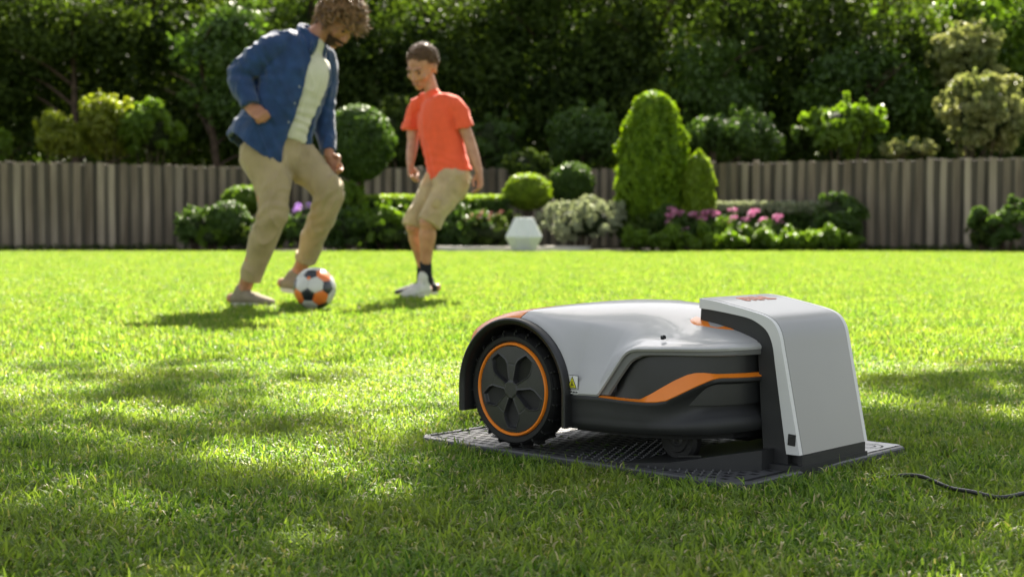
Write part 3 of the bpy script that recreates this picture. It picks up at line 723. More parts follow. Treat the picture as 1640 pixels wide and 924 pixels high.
# overshirt: open shell with sleeves and collar
def shirt():
    v = []; f = []
    ax = smooth_path([list(at(499, 60, YM + .05)) + [.078, .078, .34], list(at(493, 72, YM + .04)) + [.12, .098, .40], list(at(484, 86, YM + .03)) + [.190, .120, .46], list(at(473, 118, YM + .01)) + [.205, .150, .50],
                      list(at(461, 155, YM)) + [.205, .158, .50], list(at(446, 195, YM)) + [.215, .165, .52], list(at(435, 226, YM)) + [.235, .180, .56], list(at(430, 247, YM)) + [.245, .188, .60]], 5)
    n = 44; m = len(ax)
    for i, (x, y, z, ra, rb, op) in enumerate(ax):
        c = np.array([x, y, z]); t = unit(ax[min(i + 1, m - 1), :3] - ax[max(i - 1, 0), :3]); s = unit(Lm - t * (Lm @ t)); q = unit(Fm - t * (Fm @ t) - s * (Fm @ s))
        u = i / (m - 1)
        for j in range(n):
            a0 = op * .42; a1 = 2 * math.pi - op * 1.15; a = a0 + (a1 - a0) * j / (n - 1)      # angle from the front, to his right first
            wv = .010 * u * math.sin(a * 5 + 2.2 * u) + .006 * math.sin(a * 9 + 5 * u) * u
            p = c - s * (ra + wv) * math.sin(a) + q * (rb + wv) * math.cos(a)
            if u > .75: aa = a if a < math.pi else 2 * math.pi - a; p = p + t * .05 * (u - .75) * 4 * (math.cos(2 * (aa - .3)) - .3)      # curved shirt tail
            v.append(p)
    for i in range(m - 1):
        for j in range(n - 1): f.append((i * n + j, i * n + j + 1, (i + 1) * n + j + 1, (i + 1) * n + j))
    return v, f, n, m
v, f, n_, m_ = shirt()
me = bpy.data.meshes.new('shirt_src'); me.from_pydata([tuple(p) for p in v], [], f); tmp = bpy.data.objects.new('tmp', me); COL.objects.link(tmp)
md = tmp.modifiers.new('s', 'SOLIDIFY'); md.thickness = .016; md.offset = 0
dg = bpy.context.evaluated_depsgraph_get(); sm = bpy.data.meshes.new_from_object(tmp.evaluated_get(dg)); bpy.data.objects.remove(tmp)
bm = bmesh.new(); bm.from_mesh(sm)
tube(bm, [pt(462, 68, YM - .06, .06), pt(438, 76, YM - .12, .080, .078), pt(413, 95, YM - .14, .078), pt(386, 120, YM - .14, .074), pt(389, 143, YM - .18, .066), pt(398, 162, YM - .215, .050), pt(400, 169, YM - .22, .047)], 20, k=4, flat_end=True)
tube(bm, [pt(505, 80, YM + .14, .06), pt(517, 95, YM + .20, .080), pt(519, 130, YM + .24, .074), pt(517, 170, YM + .24, .070), pt(521, 210, YM + .19, .060), pt(526, 244, YM + .12, .048)], 20, k=4, flat_end=True)
# collar: two wings round the neck
for sg, pts in ((1, [(484, 47, -.06), (492, 52, -.085), (502, 68, -.105), (500, 84, -.125)]), (-1, [(490, 44, .10), (512, 62, .10), (519, 74, .05), (520, 86, .02)])):
    tube(bm, [pt(a, b, YM + .02 + d, .020, .008) for a, b, d in pts], 10, side=(0, 0, 1), k=4)
tube(bm, [pt(484, 50, YM - .06, .022, .010), pt(478, 46, YM + .04, .024, .010), pt(490, 44, YM + .12, .022, .010)], 10, side=(0, 0, 1), k=4)
shirt_o = fuse('overshirt', bm, .0064, m_denim, man, 3, creases(folds(2, .013, 8, unit((.3, 0, -.9)), .22), [
    (elR, wrR - shR, .09, .06, .0035), (at(520, 165, YM + .24), (0, 0, 1), .10, .06, .003), (at(425, 95, YM - .1), (1, 0, .5), .08, .06, .005), (at(440, 200, YM), (.3, 0, 1), .12, .09, .004)]))
bm = bmesh.new()   # cuff band
tube(bm, [pt(398, 160, YM - .212, .053), pt(400, 169, YM - .224, .050)], 20, k=2, cap=False); bmobj('cuff', bm, m_denim, man, 60, inv=True)
for (bx_, by_) in ((485, 139), (477, 166), (466, 196)):
    c = at(bx_ - 3, by_, YM - .165); c = np.array(shirt_o.closest_point_on_mesh(Vector(c))[1]); bm = bmesh.new(); bmesh.ops.create_cone(bm, cap_ends=True, segments=12, radius1=.0052, radius2=.0045, depth=.004, matrix=Matrix.Translation(c) @ Vector(Fm).to_track_quat('Z', 'Y').to_matrix().to_4x4()); bmobj('button', bm, m_btn, man, 30, inv=True)
# trousers
bm = bmesh.new()
tube(bm, [pt(450, 218, YM, .145, .115), pt(446, 236, YM, .160, .128), pt(447, 254, YM, .160, .130)], 24, side=Lm, k=4)
tube(bm, [pt(424, 248, YM - .07, .140, .13), pt(430, 270, YM - .09, .122), pt(435, 292, YM - .12, .103), pt(438, 318, YM - .15, .086), pt(438, 340, YM - .17, .086), pt(431, 358, YM - .15, .080), pt(422, 382, YM - .12, .082), pt(413, 412, YM - .07, .070), pt(402, 445, YM - .03, .059)], 22, k=4, flat_end=True)
tube(bm, [pt(466, 246, YM + .08, .125), pt(486, 264, YM + .06, .106), pt(508, 284, YM + .03, .094), pt(524, 304, YM + .0, .088), pt(524, 324, YM + .02, .084), pt(511, 356, YM + .08, .073), pt(500, 388, YM + .15, .068), pt(489, 416, YM + .20, .059)], 22, k=4, flat_end=True)
fuse('trousers', bm, .0078, m_chino, man, 3, creases(folds(8, .013, 8, (.2, 0, 1), .22), [
    (kR + np.array([0, 0, .02]), kR - hR, .07, .060, .0042), (kL + np.array([-.04, 0, -.03]), (.6, 0, -.6), .07, .055, .0045), (at(455, 262, YM), (.6, 0, .5), .09, .06, .004)]))
for c0, c1, r_ in ((pt(404, 436, YM - .035, .062), pt(401, 447, YM - .025, .059), 0), (pt(491, 407, YM + .195, .061), pt(488, 417, YM + .21, .059), 0)):
    bm = bmesh.new(); tube(bm, [c0, c1], 20, k=2, cap=False); bmobj('turn_up', bm, m_chino, man, 60, inv=True)
for hh, tt, aa in ((heelR, toeR, aR), (heelL, toeL, aL)):
    o, s_ = shoe('shoe', man, hh, tt, aa, m_suede, m_sole, .046, .065)
    fixchild(s_, o)

# ---- boy ----
YB = 8.80
boy = empty('person', (-.62, YB, 0)); tag(boy, 'boy in coral red t-shirt and beige shorts walking towards the football', 'person')
Lb = unit((.66, -.75, 0)); Fb = unit((-.75, -.66, 0))
bm = bmesh.new()
hcB = at(676, 107, YB); hfB = unit((-.50, -.78, -.52)); huB = unit((-.10, -.42, .90))
BM, BP, br, bf, bu = head_shells(bm, hcB, hfB, huB, 1.10, .92)
tube(bm, [pt(694, 158, YB + .02, .052), pt(690, 142, YB + .02, .044), pt(683, 122, YB + .01, .046)], 14, k=3)
tube(bm, [pt(701, 186, YB, .10, .06), pt(704, 205, YB, .12, .08), pt(712, 240, YB, .12, .09), pt(720, 280, YB, .12, .095)], 18, side=Lb, k=3)
sL = at(732, 176, YB - .09); eL = at(750, 222, YB - .10); wL = at(767, 274, YB - .16)
sR = at(661, 170, YB + .12); eR = at(661, 228, YB + .10); wR = at(657, 263, YB + .0)
for a, b, c in ((sL, eL, wL), (sR, eR, wR)):
    tube(bm, [tuple(a + np.array([0, 0, -.02])) + (.036,), tuple(a * .5 + b * .5) + (.040,), tuple(b) + (.036,), tuple(b * .5 + c * .5) + (.034,), tuple(c) + (.024,)], 14, k=3)
hand(bm, wL, (.12, -.1, -.95), (-.85, -.4, 0), 1, .92, .55)
hand(bm, wR, (.06, -.35, -.85), (.85, -.4, 0), -1, .88, .6)
kn = at(686, 352, YB - .20); an = at(682, 425, YB - .12); kf = at(663, 358, YB - .05); af = at(677, 428, YB + .12)
hn = at(727, 285, YB - .08); hf_ = at(706, 285, YB + .08)
for a, b, c in ((hn, kn, an), (hf_, kf, af)):
    tube(bm, [tuple(a) + (.085,), tuple(a * .5 + b * .5) + (.072,), tuple(b) + (.052,), tuple(b * .85 + c * .15) + (.048,), tuple(b * .65 + c * .35) + (.053,), tuple(b * .3 + c * .7) + (.040,), tuple(c) + (.032,)], 16, k=3)
hN = at(686, 466, YB - .10); tN = at(646, 470, YB - .28); hF = at(700, 463, YB + .10); tF = at(633, 469, YB - .02)
hN[2] = .020; tN[2] = .012; hF[2] = .022; tF[2] = .012
for a, h_, t_ in ((an, hN, tN), (af, hF, tF)):
    tube(bm, [tuple(a) + (.032,), tuple(h_ * .8 + t_ * .2 + (0, 0, .05)) + (.032,)], 12, k=3); tube(bm, [tuple(h_ + (0, 0, .045)) + (.026,), tuple(h_ * .2 + t_ * .8 + (0, 0, .03)) + (.022,)], 12, k=3)
fuse('body', bm, .0055, m_skin2, boy, 3)
for k in (-1, 1):
    bm = bmesh.new(); ball(bm, BP(k * .031, .082, .0), .0092, None, 2); bmobj('eye', bm, m_eye, boy, 60, inv=True)
    bm = bmesh.new(); tube(bm, [tuple(BP(k * .014, .098, .020)) + (.0035, .003), tuple(BP(k * .030, .099, .026)) + (.0045, .003), tuple(BP(k * .048, .082, .020)) + (.003, .003)], 8, k=3); bmobj('eyebrow', bm, m_hair2, boy, 60, inv=True)
bm = bmesh.new(); tube(bm, [tuple(BP(-.018, .093, -.068)) + (.0025,), tuple(BP(0, .097, -.069)) + (.0042,), tuple(BP(.018, .093, -.068)) + (.0025,)], 8, k=3); bmobj('mouth', bm, m_lip, boy, 60, inv=True)
strands('hair', (BP(0, -.014, .026), BM, (.0875, .108, .1025), lambda v: (v[2] > .42 and v[1] < .86) or (v[1] < .12 and v[2] > -.35) or (abs(v[0]) > .75 and v[2] > .05 and v[1] < .45)), boy, m_hair2, 9, 1900, .017, .0038, .001, pull=(0, 0, .2))
bm = bmesh.new(); ball(bm, BP(0, -.022, .036), (.0880, .102, .0985), BM, 3); bmobj('hair_cap', bm, m_hair2, boy, 80, inv=True)
bm = bmesh.new()
tube(bm, [pt(693, 155, YB + .01, .066, .055), pt(695, 161, YB + .01, .115, .070), pt(699, 174, YB, .148, .092), pt(703, 200, YB, .155, .115), pt(711, 238, YB, .150, .115), pt(721, 281, YB, .160, .125)], 26, side=Lb, k=5, flat_end=True)
tube(bm, [pt(708, 158, YB - .04, .040), pt(727, 167, YB - .09, .056), pt(738, 186, YB - .10, .058), pt(744, 206, YB - .10, .064)], 18, k=4, flat_end=True)
tube(bm, [pt(681, 158, YB + .05, .038), pt(668, 169, YB + .09, .050), pt(661, 188, YB + .11, .052), pt(658, 209, YB + .10, .058)], 18, k=4, flat_end=True)
fuse('tshirt', bm, .0072, m_red, boy, 3, creases(folds(6, .011, 8, unit((.2, 0, -.95)), .35), [(at(718, 262, YB), (.2, 0, 1), .08, .05, .0025), (at(725, 180, YB), (.8, 0, .5), .06, .05, .002)]))
bm = bmesh.new()
tube(bm, [pt(719, 268, YB, .138, .108), pt(721, 284, YB, .142, .115), pt(720, 298, YB - .01, .135, .115)], 24, side=Lb, k=4)
tube(bm, [pt(726, 288, YB - .07, .106), pt(712, 315, YB - .13, .090), pt(697, 338, YB - .18, .076), pt(686, 358, YB - .2, .077)], 20, k=4, flat_end=True)
tube(bm, [pt(707, 288, YB + .06, .110), pt(688, 318, YB + .01, .092), pt(670, 346, YB - .03, .072), pt(661, 365, YB - .05, .070)], 20, k=4, flat_end=True)
fuse('shorts', bm, .0072, m_short, boy, 3, creases(folds(12, .013, 8, (.3, 0, 1), .22), [(at(715, 300, YB), (.5, 0, .7), .09, .06, .003)]))
bm = bmesh.new(); box(bm, at(699, 325, YB - .265), (.05, .014, .06), Matrix.Rotation(.5, 4, 'Y')); bevel(bm, .006, 2); bmobj('pocket_flap', bm, m_short, boy, 40, inv=True)
for a, b in ((an, 0), (af, 0)):
    bm = bmesh.new(); tube(bm, [tuple(a + np.array([0, 0, .02])) + (.037,), tuple(a + np.array([0, 0, -.03])) + (.037,), tuple(a + np.array([0, 0, -.09])) + (.040,)], 14, k=2); bmobj('sock', bm, m_sock, boy, 60, inv=True)
o, s_ = shoe('shoe', boy, hN, tN, an, m_sneak, m_sole, .043, .062); fixchild(s_, o); o['label'] = 'pale grey canvas shoe'
o, s_ = shoe('shoe', boy, hF, tF, af, m_sneakd, m_sole, .043, .062); fixchild(s_, o); o['label'] = 'black canvas shoe'

# ---- football ----
m_bw = mat('ball_white', (.52, .51, .47), .35, .5, coat=.3, var=.05, vscale=20, bump=(500, .2, .0006))
m_bk = mat('ball_black', (.015, .018, .024), .35, .5, coat=.3, var=.1, vscale=20, bump=(500, .2, .0006))
m_bo = mat('ball_orange', (.72, .17, .035), .35, .5, coat=.3, var=.08, vscale=20, bump=(500, .2, .0006))
m_seam = mat('ball_seam', (.05, .045, .04), .8, var=.1)
BR = .110; bc = at(504, 466, 7.36); bc[2] = BR + .020
fb = empty('football', (bc[0], bc[1], 0)); tag(fb, 'white football with black and orange panels at the feet of the man', 'football')
def soccer():
    ph = (1 + 5 ** .5) / 2; V = []
    for a, b, c in ((0, 1, 3 * ph), (1, 2 + ph, 2 * ph), (ph, 2, 2 * ph + 1)):
        for s1 in (-1, 1):
            for s2 in (-1, 1):
                for s3 in (-1, 1):
                    for k in range(3):
                        p = [a * s1, b * s2, c * s3]; V.append(tuple(round(x, 6) + 0. for x in (p[k:] + p[:k])))
    V = [np.array(p) for p in sorted(set(V))]; E = [[j for j in range(60) if j != i and abs(np.linalg.norm(V[i] - V[j]) - 2) < .01] for i in range(60)]
    F = set()
    for i in range(60):
        for j in E[i]:
            for k in E[j]:
                if k == i: continue
                nrm = np.cross(V[j] - V[i], V[k] - V[j]); pl = [m for m in range(60) if abs(nrm @ (V[m] - V[i])) < 1e-3]
                if len(pl) in (5, 6): F.add(tuple(pl))
    out = []
    for fc in F:
        c = sum(V[m] for m in fc) / len(fc); u = unit(V[fc[0]] - c); n = unit(c); w2 = np.cross(n, u)
        out.append((c, [V[m] for m in sorted(fc, key=lambda m: math.atan2((V[m] - c) @ w2, (V[m] - c) @ u))]))
    return out
SF = soccer()
pent = [unit(c) for c, f in SF if len(f) == 5]
d1 = unit((-.21, -.93, -.27)); d2 = unit((.77, -.62, .12))
p1 = pent[0]; p2 = max([p for p in pent if .3 < p @ p1 < .6], key=lambda p: p[0])
def basis(a, b): x = unit(a); z = unit(np.cross(a, b)); return np.array([x, np.cross(z, x), z]).T
RB = basis(d1, d2) @ basis(p1, p2).T
for c, f in SF:
    cc = RB @ unit(c); N = len(f); P = [RB @ p for p in f]; v = []; F = []; R_ = 6
    ctr = sum(P) / N; ids = {}
    def add(p, edge):
        q = unit(p) * BR * (1.0 if edge < .85 else 1.0 - .011 * ((edge - .85) / .15) ** 2)
        k = tuple(np.round(q, 5))
        if k not in ids: ids[k] = len(v); v.append(q)
        return ids[k]
    for i in range(N):
        a, b = P[i], P[(i + 1) % N]
        for r in range(R_):
            for k in range(r + 1):
                g_ = lambda rr, kk: add(ctr + (a - ctr) * .985 * (rr - kk) / R_ + (b - ctr) * .985 * kk / R_, rr / R_)
                F.append((g_(r, k), g_(r + 1, k), g_(r + 1, k + 1)))
                if k < r: F.append((g_(r, k), g_(r + 1, k + 1), g_(r, k + 1)))
    if N == 5: mt = m_bk
    else:
        og = max(cc @ unit(q) for q in ((-.80, -.50, .0), (.42, -.78, -.40), (.32, -.55, .77), (.5, .8, -.1), (-.6, .6, .5), (-.1, .2, -.95)))
        mt = m_bo if og > .90 else m_bw
    o = mesh('panel', v, F, mt, fb); o.location = (0, 0, bc[2])
bm = bmesh.new(); ball(bm, Vector((0, 0, 0)), BR * .990, None, 4); o = bmobj('bladder', bm, m_seam, fb, 80); o.location = (0, 0, bc[2])
v, f = lathe([(.0001, .0), (.009, .0)], 16); 
dl = unit((-.13, -.70, .44)); bm = bmesh.new(); bmesh.ops.create_cone(bm, cap_ends=True, segments=16, radius1=.010, radius2=.009, depth=.0012, matrix=Matrix.Translation(dl * (BR + .0005)) @ Vector(dl).to_track_quat('Z', 'Y').to_matrix().to_4x4()); o = bmobj('printed_badge', bm, m_bo, fb, 30); o.location = (0, 0, bc[2])

# ------------------------------------------------------------------ garden: fences, beds, trees
m_wood = mat('weathered_paling', (.115, .09, .066), .85, .2, col2=(.25, .205, .155), vscale=9, bump=(60, .6, .004))
m_wood2 = mat('weathered_paling_shaded', (.052, .045, .036), .9, .2, col2=(.11, .095, .075), vscale=7, bump=(60, .6, .004))  # darker copy for the set-back boards, gap shade put into the colour
m_wood3 = mat('weathered_paling_grey', (.16, .13, .098), .85, .2, col2=(.32, .27, .205), vscale=6, bump=(60, .6, .004))
m_bark = mat('bark', (.060, .042, .030), .9, .2, var=.35, vscale=9, bump=(25, .9, .02))
m_soil = mat('bed_soil', (.035, .028, .018), .95, .1, var=.3, vscale=8, bump=(40, .9, .02))
m_stone = mat('pale_stone', (.50, .47, .41), .8, .3, var=.12, vscale=6, bump=(60, .4, .004))
def wood_grain(m):
    n = m.node_tree.nodes; l = m.node_tree.links
    tc = [x for x in n if x.type == 'TEX_COORD'][0]; mp = n.new('ShaderNodeMapping'); mp.inputs['Scale'].default_value = (1, 1, .12)
    oi = n.new('ShaderNodeObjectInfo'); ad = n.new('ShaderNodeVectorMath'); ad.operation = 'ADD'; mu = n.new('ShaderNodeVectorMath'); mu.operation = 'SCALE'; mu.inputs['Scale'].default_value = 37
    cx = n.new('ShaderNodeCombineXYZ'); l.new(oi.outputs['Random'], cx.inputs[0]); l.new(oi.outputs['Random'], cx.inputs[2]); l.new(cx.outputs[0], mu.inputs[0])
    l.new(tc.outputs['Object'], mp.inputs[0]); l.new(mp.outputs[0], ad.inputs[0]); l.new(mu.outputs[0], ad.inputs[1])
    for x in n:
        if x.type == 'TEX_NOISE': l.new(ad.outputs[0], x.inputs['Vector'])
    b = n['Principled BSDF']; src = b.inputs['Base Color'].links[0].from_socket
    hs = n.new('ShaderNodeHueSaturation'); mr = n.new('ShaderNodeMapRange'); mr.inputs[3].default_value = .8; mr.inputs[4].default_value = 1.2
    l.new(oi.outputs['Random'], mr.inputs[0]); l.new(mr.outputs[0], hs.inputs['Value']); l.new(src, hs.inputs['Color']); l.new(hs.outputs[0], b.inputs['Base Color'])
for m_ in (m_wood, m_wood2, m_wood3): wood_grain(m_)
def paling_mesh(w_, t_, h_, seed):
    r = random.Random(seed); bm = bmesh.new(); n = 4; rows = []
    for i in range(n):
        z = h_ * i / (n - 1); d = r.uniform(-.004, .004); tw = r.uniform(-.003, .003)
        rows.append([bm.verts.new((x * w_ / 2 + d, y * t_ / 2 + tw * x, z + (r.uniform(-.008, .012) if i == n - 1 else 0))) for x, y in ((-1, -1), (1, -1), (1, 1), (-1, 1))])
    for a, b in zip(rows, rows[1:]):
        for j in range(4): bm.faces.new((a[j], a[(j + 1) % 4], b[(j + 1) % 4], b[j]))
    bm.faces.new(rows[0][::-1]); bm.faces.new(rows[-1]); bmesh.ops.recalc_face_normals(bm, faces=bm.faces)
    me = bpy.data.meshes.new('paling'); bm.to_mesh(me); bm.free(); return me
def fence(A, B, H, label, group=None, pitch=.205):
    A = Vector(A); B = Vector(B); d = (B - A); L = d.length; a = math.atan2(d.y, d.x)
    root = empty('paling_fence', (A.x, A.y, 0), a); tag(root, label, 'fence', group)
    ov = [paling_mesh(.112, .018, 1, 5 + k) for k in range(5)]; iv = [paling_mesh(.135, .018, 1, 25 + k) for k in range(3)]
    for k, m_ in enumerate(ov): m_.materials.append(m_wood3 if k % 2 else m_wood)
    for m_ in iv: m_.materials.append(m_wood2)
    r = random.Random(int(L * 100)); n = int(L / pitch)
    for i in range(n):
        for kind in (0, 1):
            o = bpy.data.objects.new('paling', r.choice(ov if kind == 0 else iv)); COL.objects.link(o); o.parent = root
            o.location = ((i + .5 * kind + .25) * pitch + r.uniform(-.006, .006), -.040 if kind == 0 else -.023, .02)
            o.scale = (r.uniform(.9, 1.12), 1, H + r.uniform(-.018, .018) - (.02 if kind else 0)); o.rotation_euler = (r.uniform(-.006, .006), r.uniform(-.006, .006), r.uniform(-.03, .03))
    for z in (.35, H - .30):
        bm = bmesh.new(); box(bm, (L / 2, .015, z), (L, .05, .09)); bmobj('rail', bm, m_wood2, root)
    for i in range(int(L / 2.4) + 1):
        bm = bmesh.new(); box(bm, (min(i * 2.4 + .05, L - .05), .075, H / 2), (.1, .08, H + .0)); bevel(bm, .008, 1); bmobj('post', bm, m_wood2, root)
    return root
HF = 1.53
fence((-16.5, 20.3), (-3.0, 28.0), HF, 'weathered grey timber paling fence on the left behind the man')
fence((-2.9, 28.1), (3.2, 28.7), HF + .02, 'stretch of timber paling fence seen in the gap between the boy and the tall conifer')
fence((2.9, 26.6), (13.0, 22.1), HF + .04, 'weathered timber paling fence on the right behind the pink flowers')

def leafmesh(name, blobs, n, size, mt, parent, seed, up=.35, shell=.75, droop=0., aspect=.55, jit=.9):
    """many small folded leaves spread through the outer part of a set of ellipsoids"""
    r = np.random.default_rng(seed); B = np.array(blobs, float); wt = (B[:, 3] * B[:, 5] + B[:, 4] * B[:, 3]); wt = wt / wt.sum()
    k = r.choice(len(B), n, p=wt); d = r.normal(size=(n, 3)); d /= np.linalg.norm(d, axis=1)[:, None]
    fl = (d[:, 2] < -.35) & (r.uniform(size=n) < .6); d[fl, 2] *= -1
    rad = 1 - shell * r.uniform(size=n) ** 1.6; c = B[k, :3] + d * B[k, 3:6] * rad[:, None]
    nr = d + r.normal(size=(n, 3)) * jit; nr[:, 2] += up; nr /= np.linalg.norm(nr, axis=1)[:, None]
    t = r.normal(size=(n, 3)); t[:, 2] -= droop; t -= nr * (t * nr).sum(1)[:, None]; t /= np.linalg.norm(t, axis=1)[:, None] + 1e-9
    s = np.cross(nr, t); sz = size * r.uniform(.6, 1.35, n); L = t * sz[:, None]; W = s * (sz * aspect * .5)[:, None]; U = nr * (sz * .12)[:, None]
    v = np.empty((n, 4, 3)); v[:, 0] = c - L * .5; v[:, 1] = c + W + U - L * .05; v[:, 2] = c + L * .5; v[:, 3] = c - W + U - L * .05
    me = bpy.data.meshes.new(name); me.vertices.add(n * 4); me.vertices.foreach_set('co', v.ravel())
    idx = np.arange(n * 4).reshape(n, 4); tri = np.empty((n, 6), int); tri[:, 0:3] = idx[:, [0, 1, 2]]; tri[:, 3:6] = idx[:, [0, 2, 3]]
    me.loops.add(n * 6); me.loops.foreach_set('vertex_index', tri.ravel()); me.polygons.add(n * 2); me.polygons.foreach_set('loop_start', np.arange(n * 2) * 3)
    me.update(calc_edges=True)
    bv = r.uniform(0, 1, len(B)); var = np.clip(bv[k] * .6 + r.uniform(0, .5, n), 0, 1)
    at_ = me.attributes.new('var', 'FLOAT', 'FACE'); at_.data.foreach_set('value', np.repeat(var, 2).astype(np.float32))
    me.materials.append(mt); o = bpy.data.objects.new(name, me); COL.objects.link(o)
    if parent: o.parent = parent
    return o
def clumps(rad, n, br, seed, flat_=1.0, shellin=.55, cz=0., bottom=-.9):
    """blobs (clumps of foliage) inside an ellipsoid of radii rad centred at z=cz"""
    r = np.random.default_rng(seed); out = []
    while len(out) < n:
        d = unit(r.normal(size=3)); 
        if d[2] < bottom: continue
        q = r.uniform(shellin, 1.04); b = br * (.45 + .95 * r.uniform() ** 1.3); out.append((d[0] * (rad[0] - b * .6) * q, d[1] * (rad[1] - b * .6) * q, cz + d[2] * (rad[2] - b * .6) * q, b * r.uniform(.7, 1.3), b * r.uniform(.8, 1.1), b * r.uniform(.6, .95) * flat_))
    for i in range(n // 2):      # loose shoots standing out of the outline
        d = unit(r.normal(size=3)); d[2] = abs(d[2]); q = r.uniform(.82, 1.10); b = max(br, rad[0] * .30) * r.uniform(.16, .42); out.append((d[0] * rad[0] * q, d[1] * rad[1] * q, cz + d[2] * rad[2] * q * .98, b * r.uniform(.5, 1), b * r.uniform(.5, 1), b * r.uniform(.9, 1.8)))
    return out
def woody(parent, h, r0, seed, limbs=6, spread=1.0, z0=.35, lean=0.):
    r = random.Random(seed); bm = bmesh.new()
    tube(bm, [(0, 0, -.1, r0 * 1.3), (lean * .2, 0, h * .3, r0 * .9), (lean * .5, r.uniform(-.1, .1), h * .6, r0 * .7), (lean, r.uniform(-.1, .1), h * .95, r0 * .25)], 10, k=3)
    bmobj('trunk', bm, m_bark, parent, 60); bm = bmesh.new()
    for i in range(limbs):
        a = 6.283 * i / limbs + r.uniform(-.4, .4); zz = h * (z0 + (.9 - z0) * i / limbs); L = spread * r.uniform(.7, 1.1); x0 = lean * zz / h
        tube(bm, [(x0, 0, zz, r0 * .45), (x0 + math.cos(a) * L * .5, math.sin(a) * L * .5, zz + L * .35, r0 * .3), (x0 + math.cos(a) * L, math.sin(a) * L, zz + L * .55, r0 * .12)], 7, k=3)
    bmobj('branches', bm, m_bark, parent, 60)
def dome(parent, rads, cz, mt, seed, k=.82, name='inner_growth'):
    """twiggy inside of a dense shrub"""
    bm = bmesh.new(); ball(bm, (0, 0, cz), tuple(q * k for q in rads), None, 3)
    for v in bm.verts:
        v.co += v.co.normalized() * noise.noise(v.co * 3 + Vector((seed, 0, 0))) * .12 * min(rads)
    bmobj(name, bm, mt, parent, 90)
m_inner = mat('inner_twigs', (.018, .026, .010), .95, .1, var=.5, vscale=14, bump=(30, 1, .03))
LM = dict(
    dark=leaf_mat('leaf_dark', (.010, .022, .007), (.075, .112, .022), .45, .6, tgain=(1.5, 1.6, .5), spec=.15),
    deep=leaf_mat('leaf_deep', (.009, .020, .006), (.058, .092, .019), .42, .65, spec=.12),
    mid=leaf_mat('leaf_mid', (.035, .075, .014), (.08, .14, .026), .45, .45),
    bright=leaf_mat('leaf_bright', (.065, .13, .012), (.14, .22, .022), .55, .45),
    lime=leaf_mat('leaf_lime', (.12, .20, .012), (.24, .32, .03), .55, .45, tgain=(1.4, 1.5, .5)),
    conifer=leaf_mat('leaf_conifer', (.06, .14, .008), (.22, .33, .016), .50, .55, tgain=(1.5, 1.5, .4)),
    pale=leaf_mat('leaf_pale', (.10, .14, .035), (.32, .33, .15), .45, .5, tgain=(1.3, 1.3, .8)),
    silver=leaf_mat('leaf_silver', (.17, .19, .12), (.38, .40, .29), .35, .6, tgain=(1.2, 1.3, .8)),
    yellow=leaf_mat('leaf_yellow', (.11, .15, .016), (.24, .26, .035), .55, .45))
m_pink = leaf_mat('petal_pink', (.58, .18, .36), (.75, .38, .55), .4, .5, tgain=(1.2, 1.1, 1.2))
m_mauve = leaf_mat('petal_mauve', (.38, .18, .60), (.60, .40, .72), .4, .5, tgain=(1.2, 1.1, 1.2))
m_plume = leaf_mat('plume_rose', (.32, .12, .11), (.48, .22, .20), .4, .6, tgain=(1.2, 1.1, 1.1))

def place(px, py, Y): p = at(px, py, Y); return p
def shrub(px, ytop, ybot, wpx, Y, leaf, label, cat='shrub', n=5000, size=.06, nb=44, name='garden_shrub', group=None, core=True, seed=None, depth=1.0, br=.2, jit=.7, up=.35, droop=0., z0=None, shell=.75):
    """shrub whose crown spans ytop..ybot and wpx in the photograph, at distance Y"""
    global _sd; _sd += 1; sd = seed or _sd
    pt_ = at(px, ytop, Y); pb = at(px, ybot, Y); k = FPX / Y; rx = wpx / k / 2; zt = pt_[2]; zb = max(pb[2], .0) if z0 is None else z0
    rz = (zt - zb) / 2; cz = (zt + zb) / 2; ry = rx * depth
    root = empty(name, (pt_[0], Y, 0)); tag(root, label, cat, group)
    if zb > .25 or True:
        bm = bmesh.new(); rr = random.Random(sd)
        for i in range(5):
            a = i * 1.3 + rr.uniform(0, 1); tube(bm, [(0.03 * math.cos(a), .03 * math.sin(a), -.05, .022), (.25 * rx * math.cos(a), .25 * ry * math.sin(a), cz * .6, .016), (.6 * rx * math.cos(a), .6 * ry * math.sin(a), cz + rz * .3, .006)], 6, k=2)
        bmobj('stem', bm, m_bark, root, 60)
    bl = clumps((rx, ry, rz), nb, br * min(rx, rz) * 2 * .75, sd, cz=cz)
    leafmesh('foliage', bl, n, size, LM[leaf] if isinstance(leaf, str) else leaf, root, sd, up=up, jit=jit, droop=droop, shell=shell)
    if core: dome(root, (rx, ry, rz), cz, m_inner, sd, .58)
    return root
_sd = 100
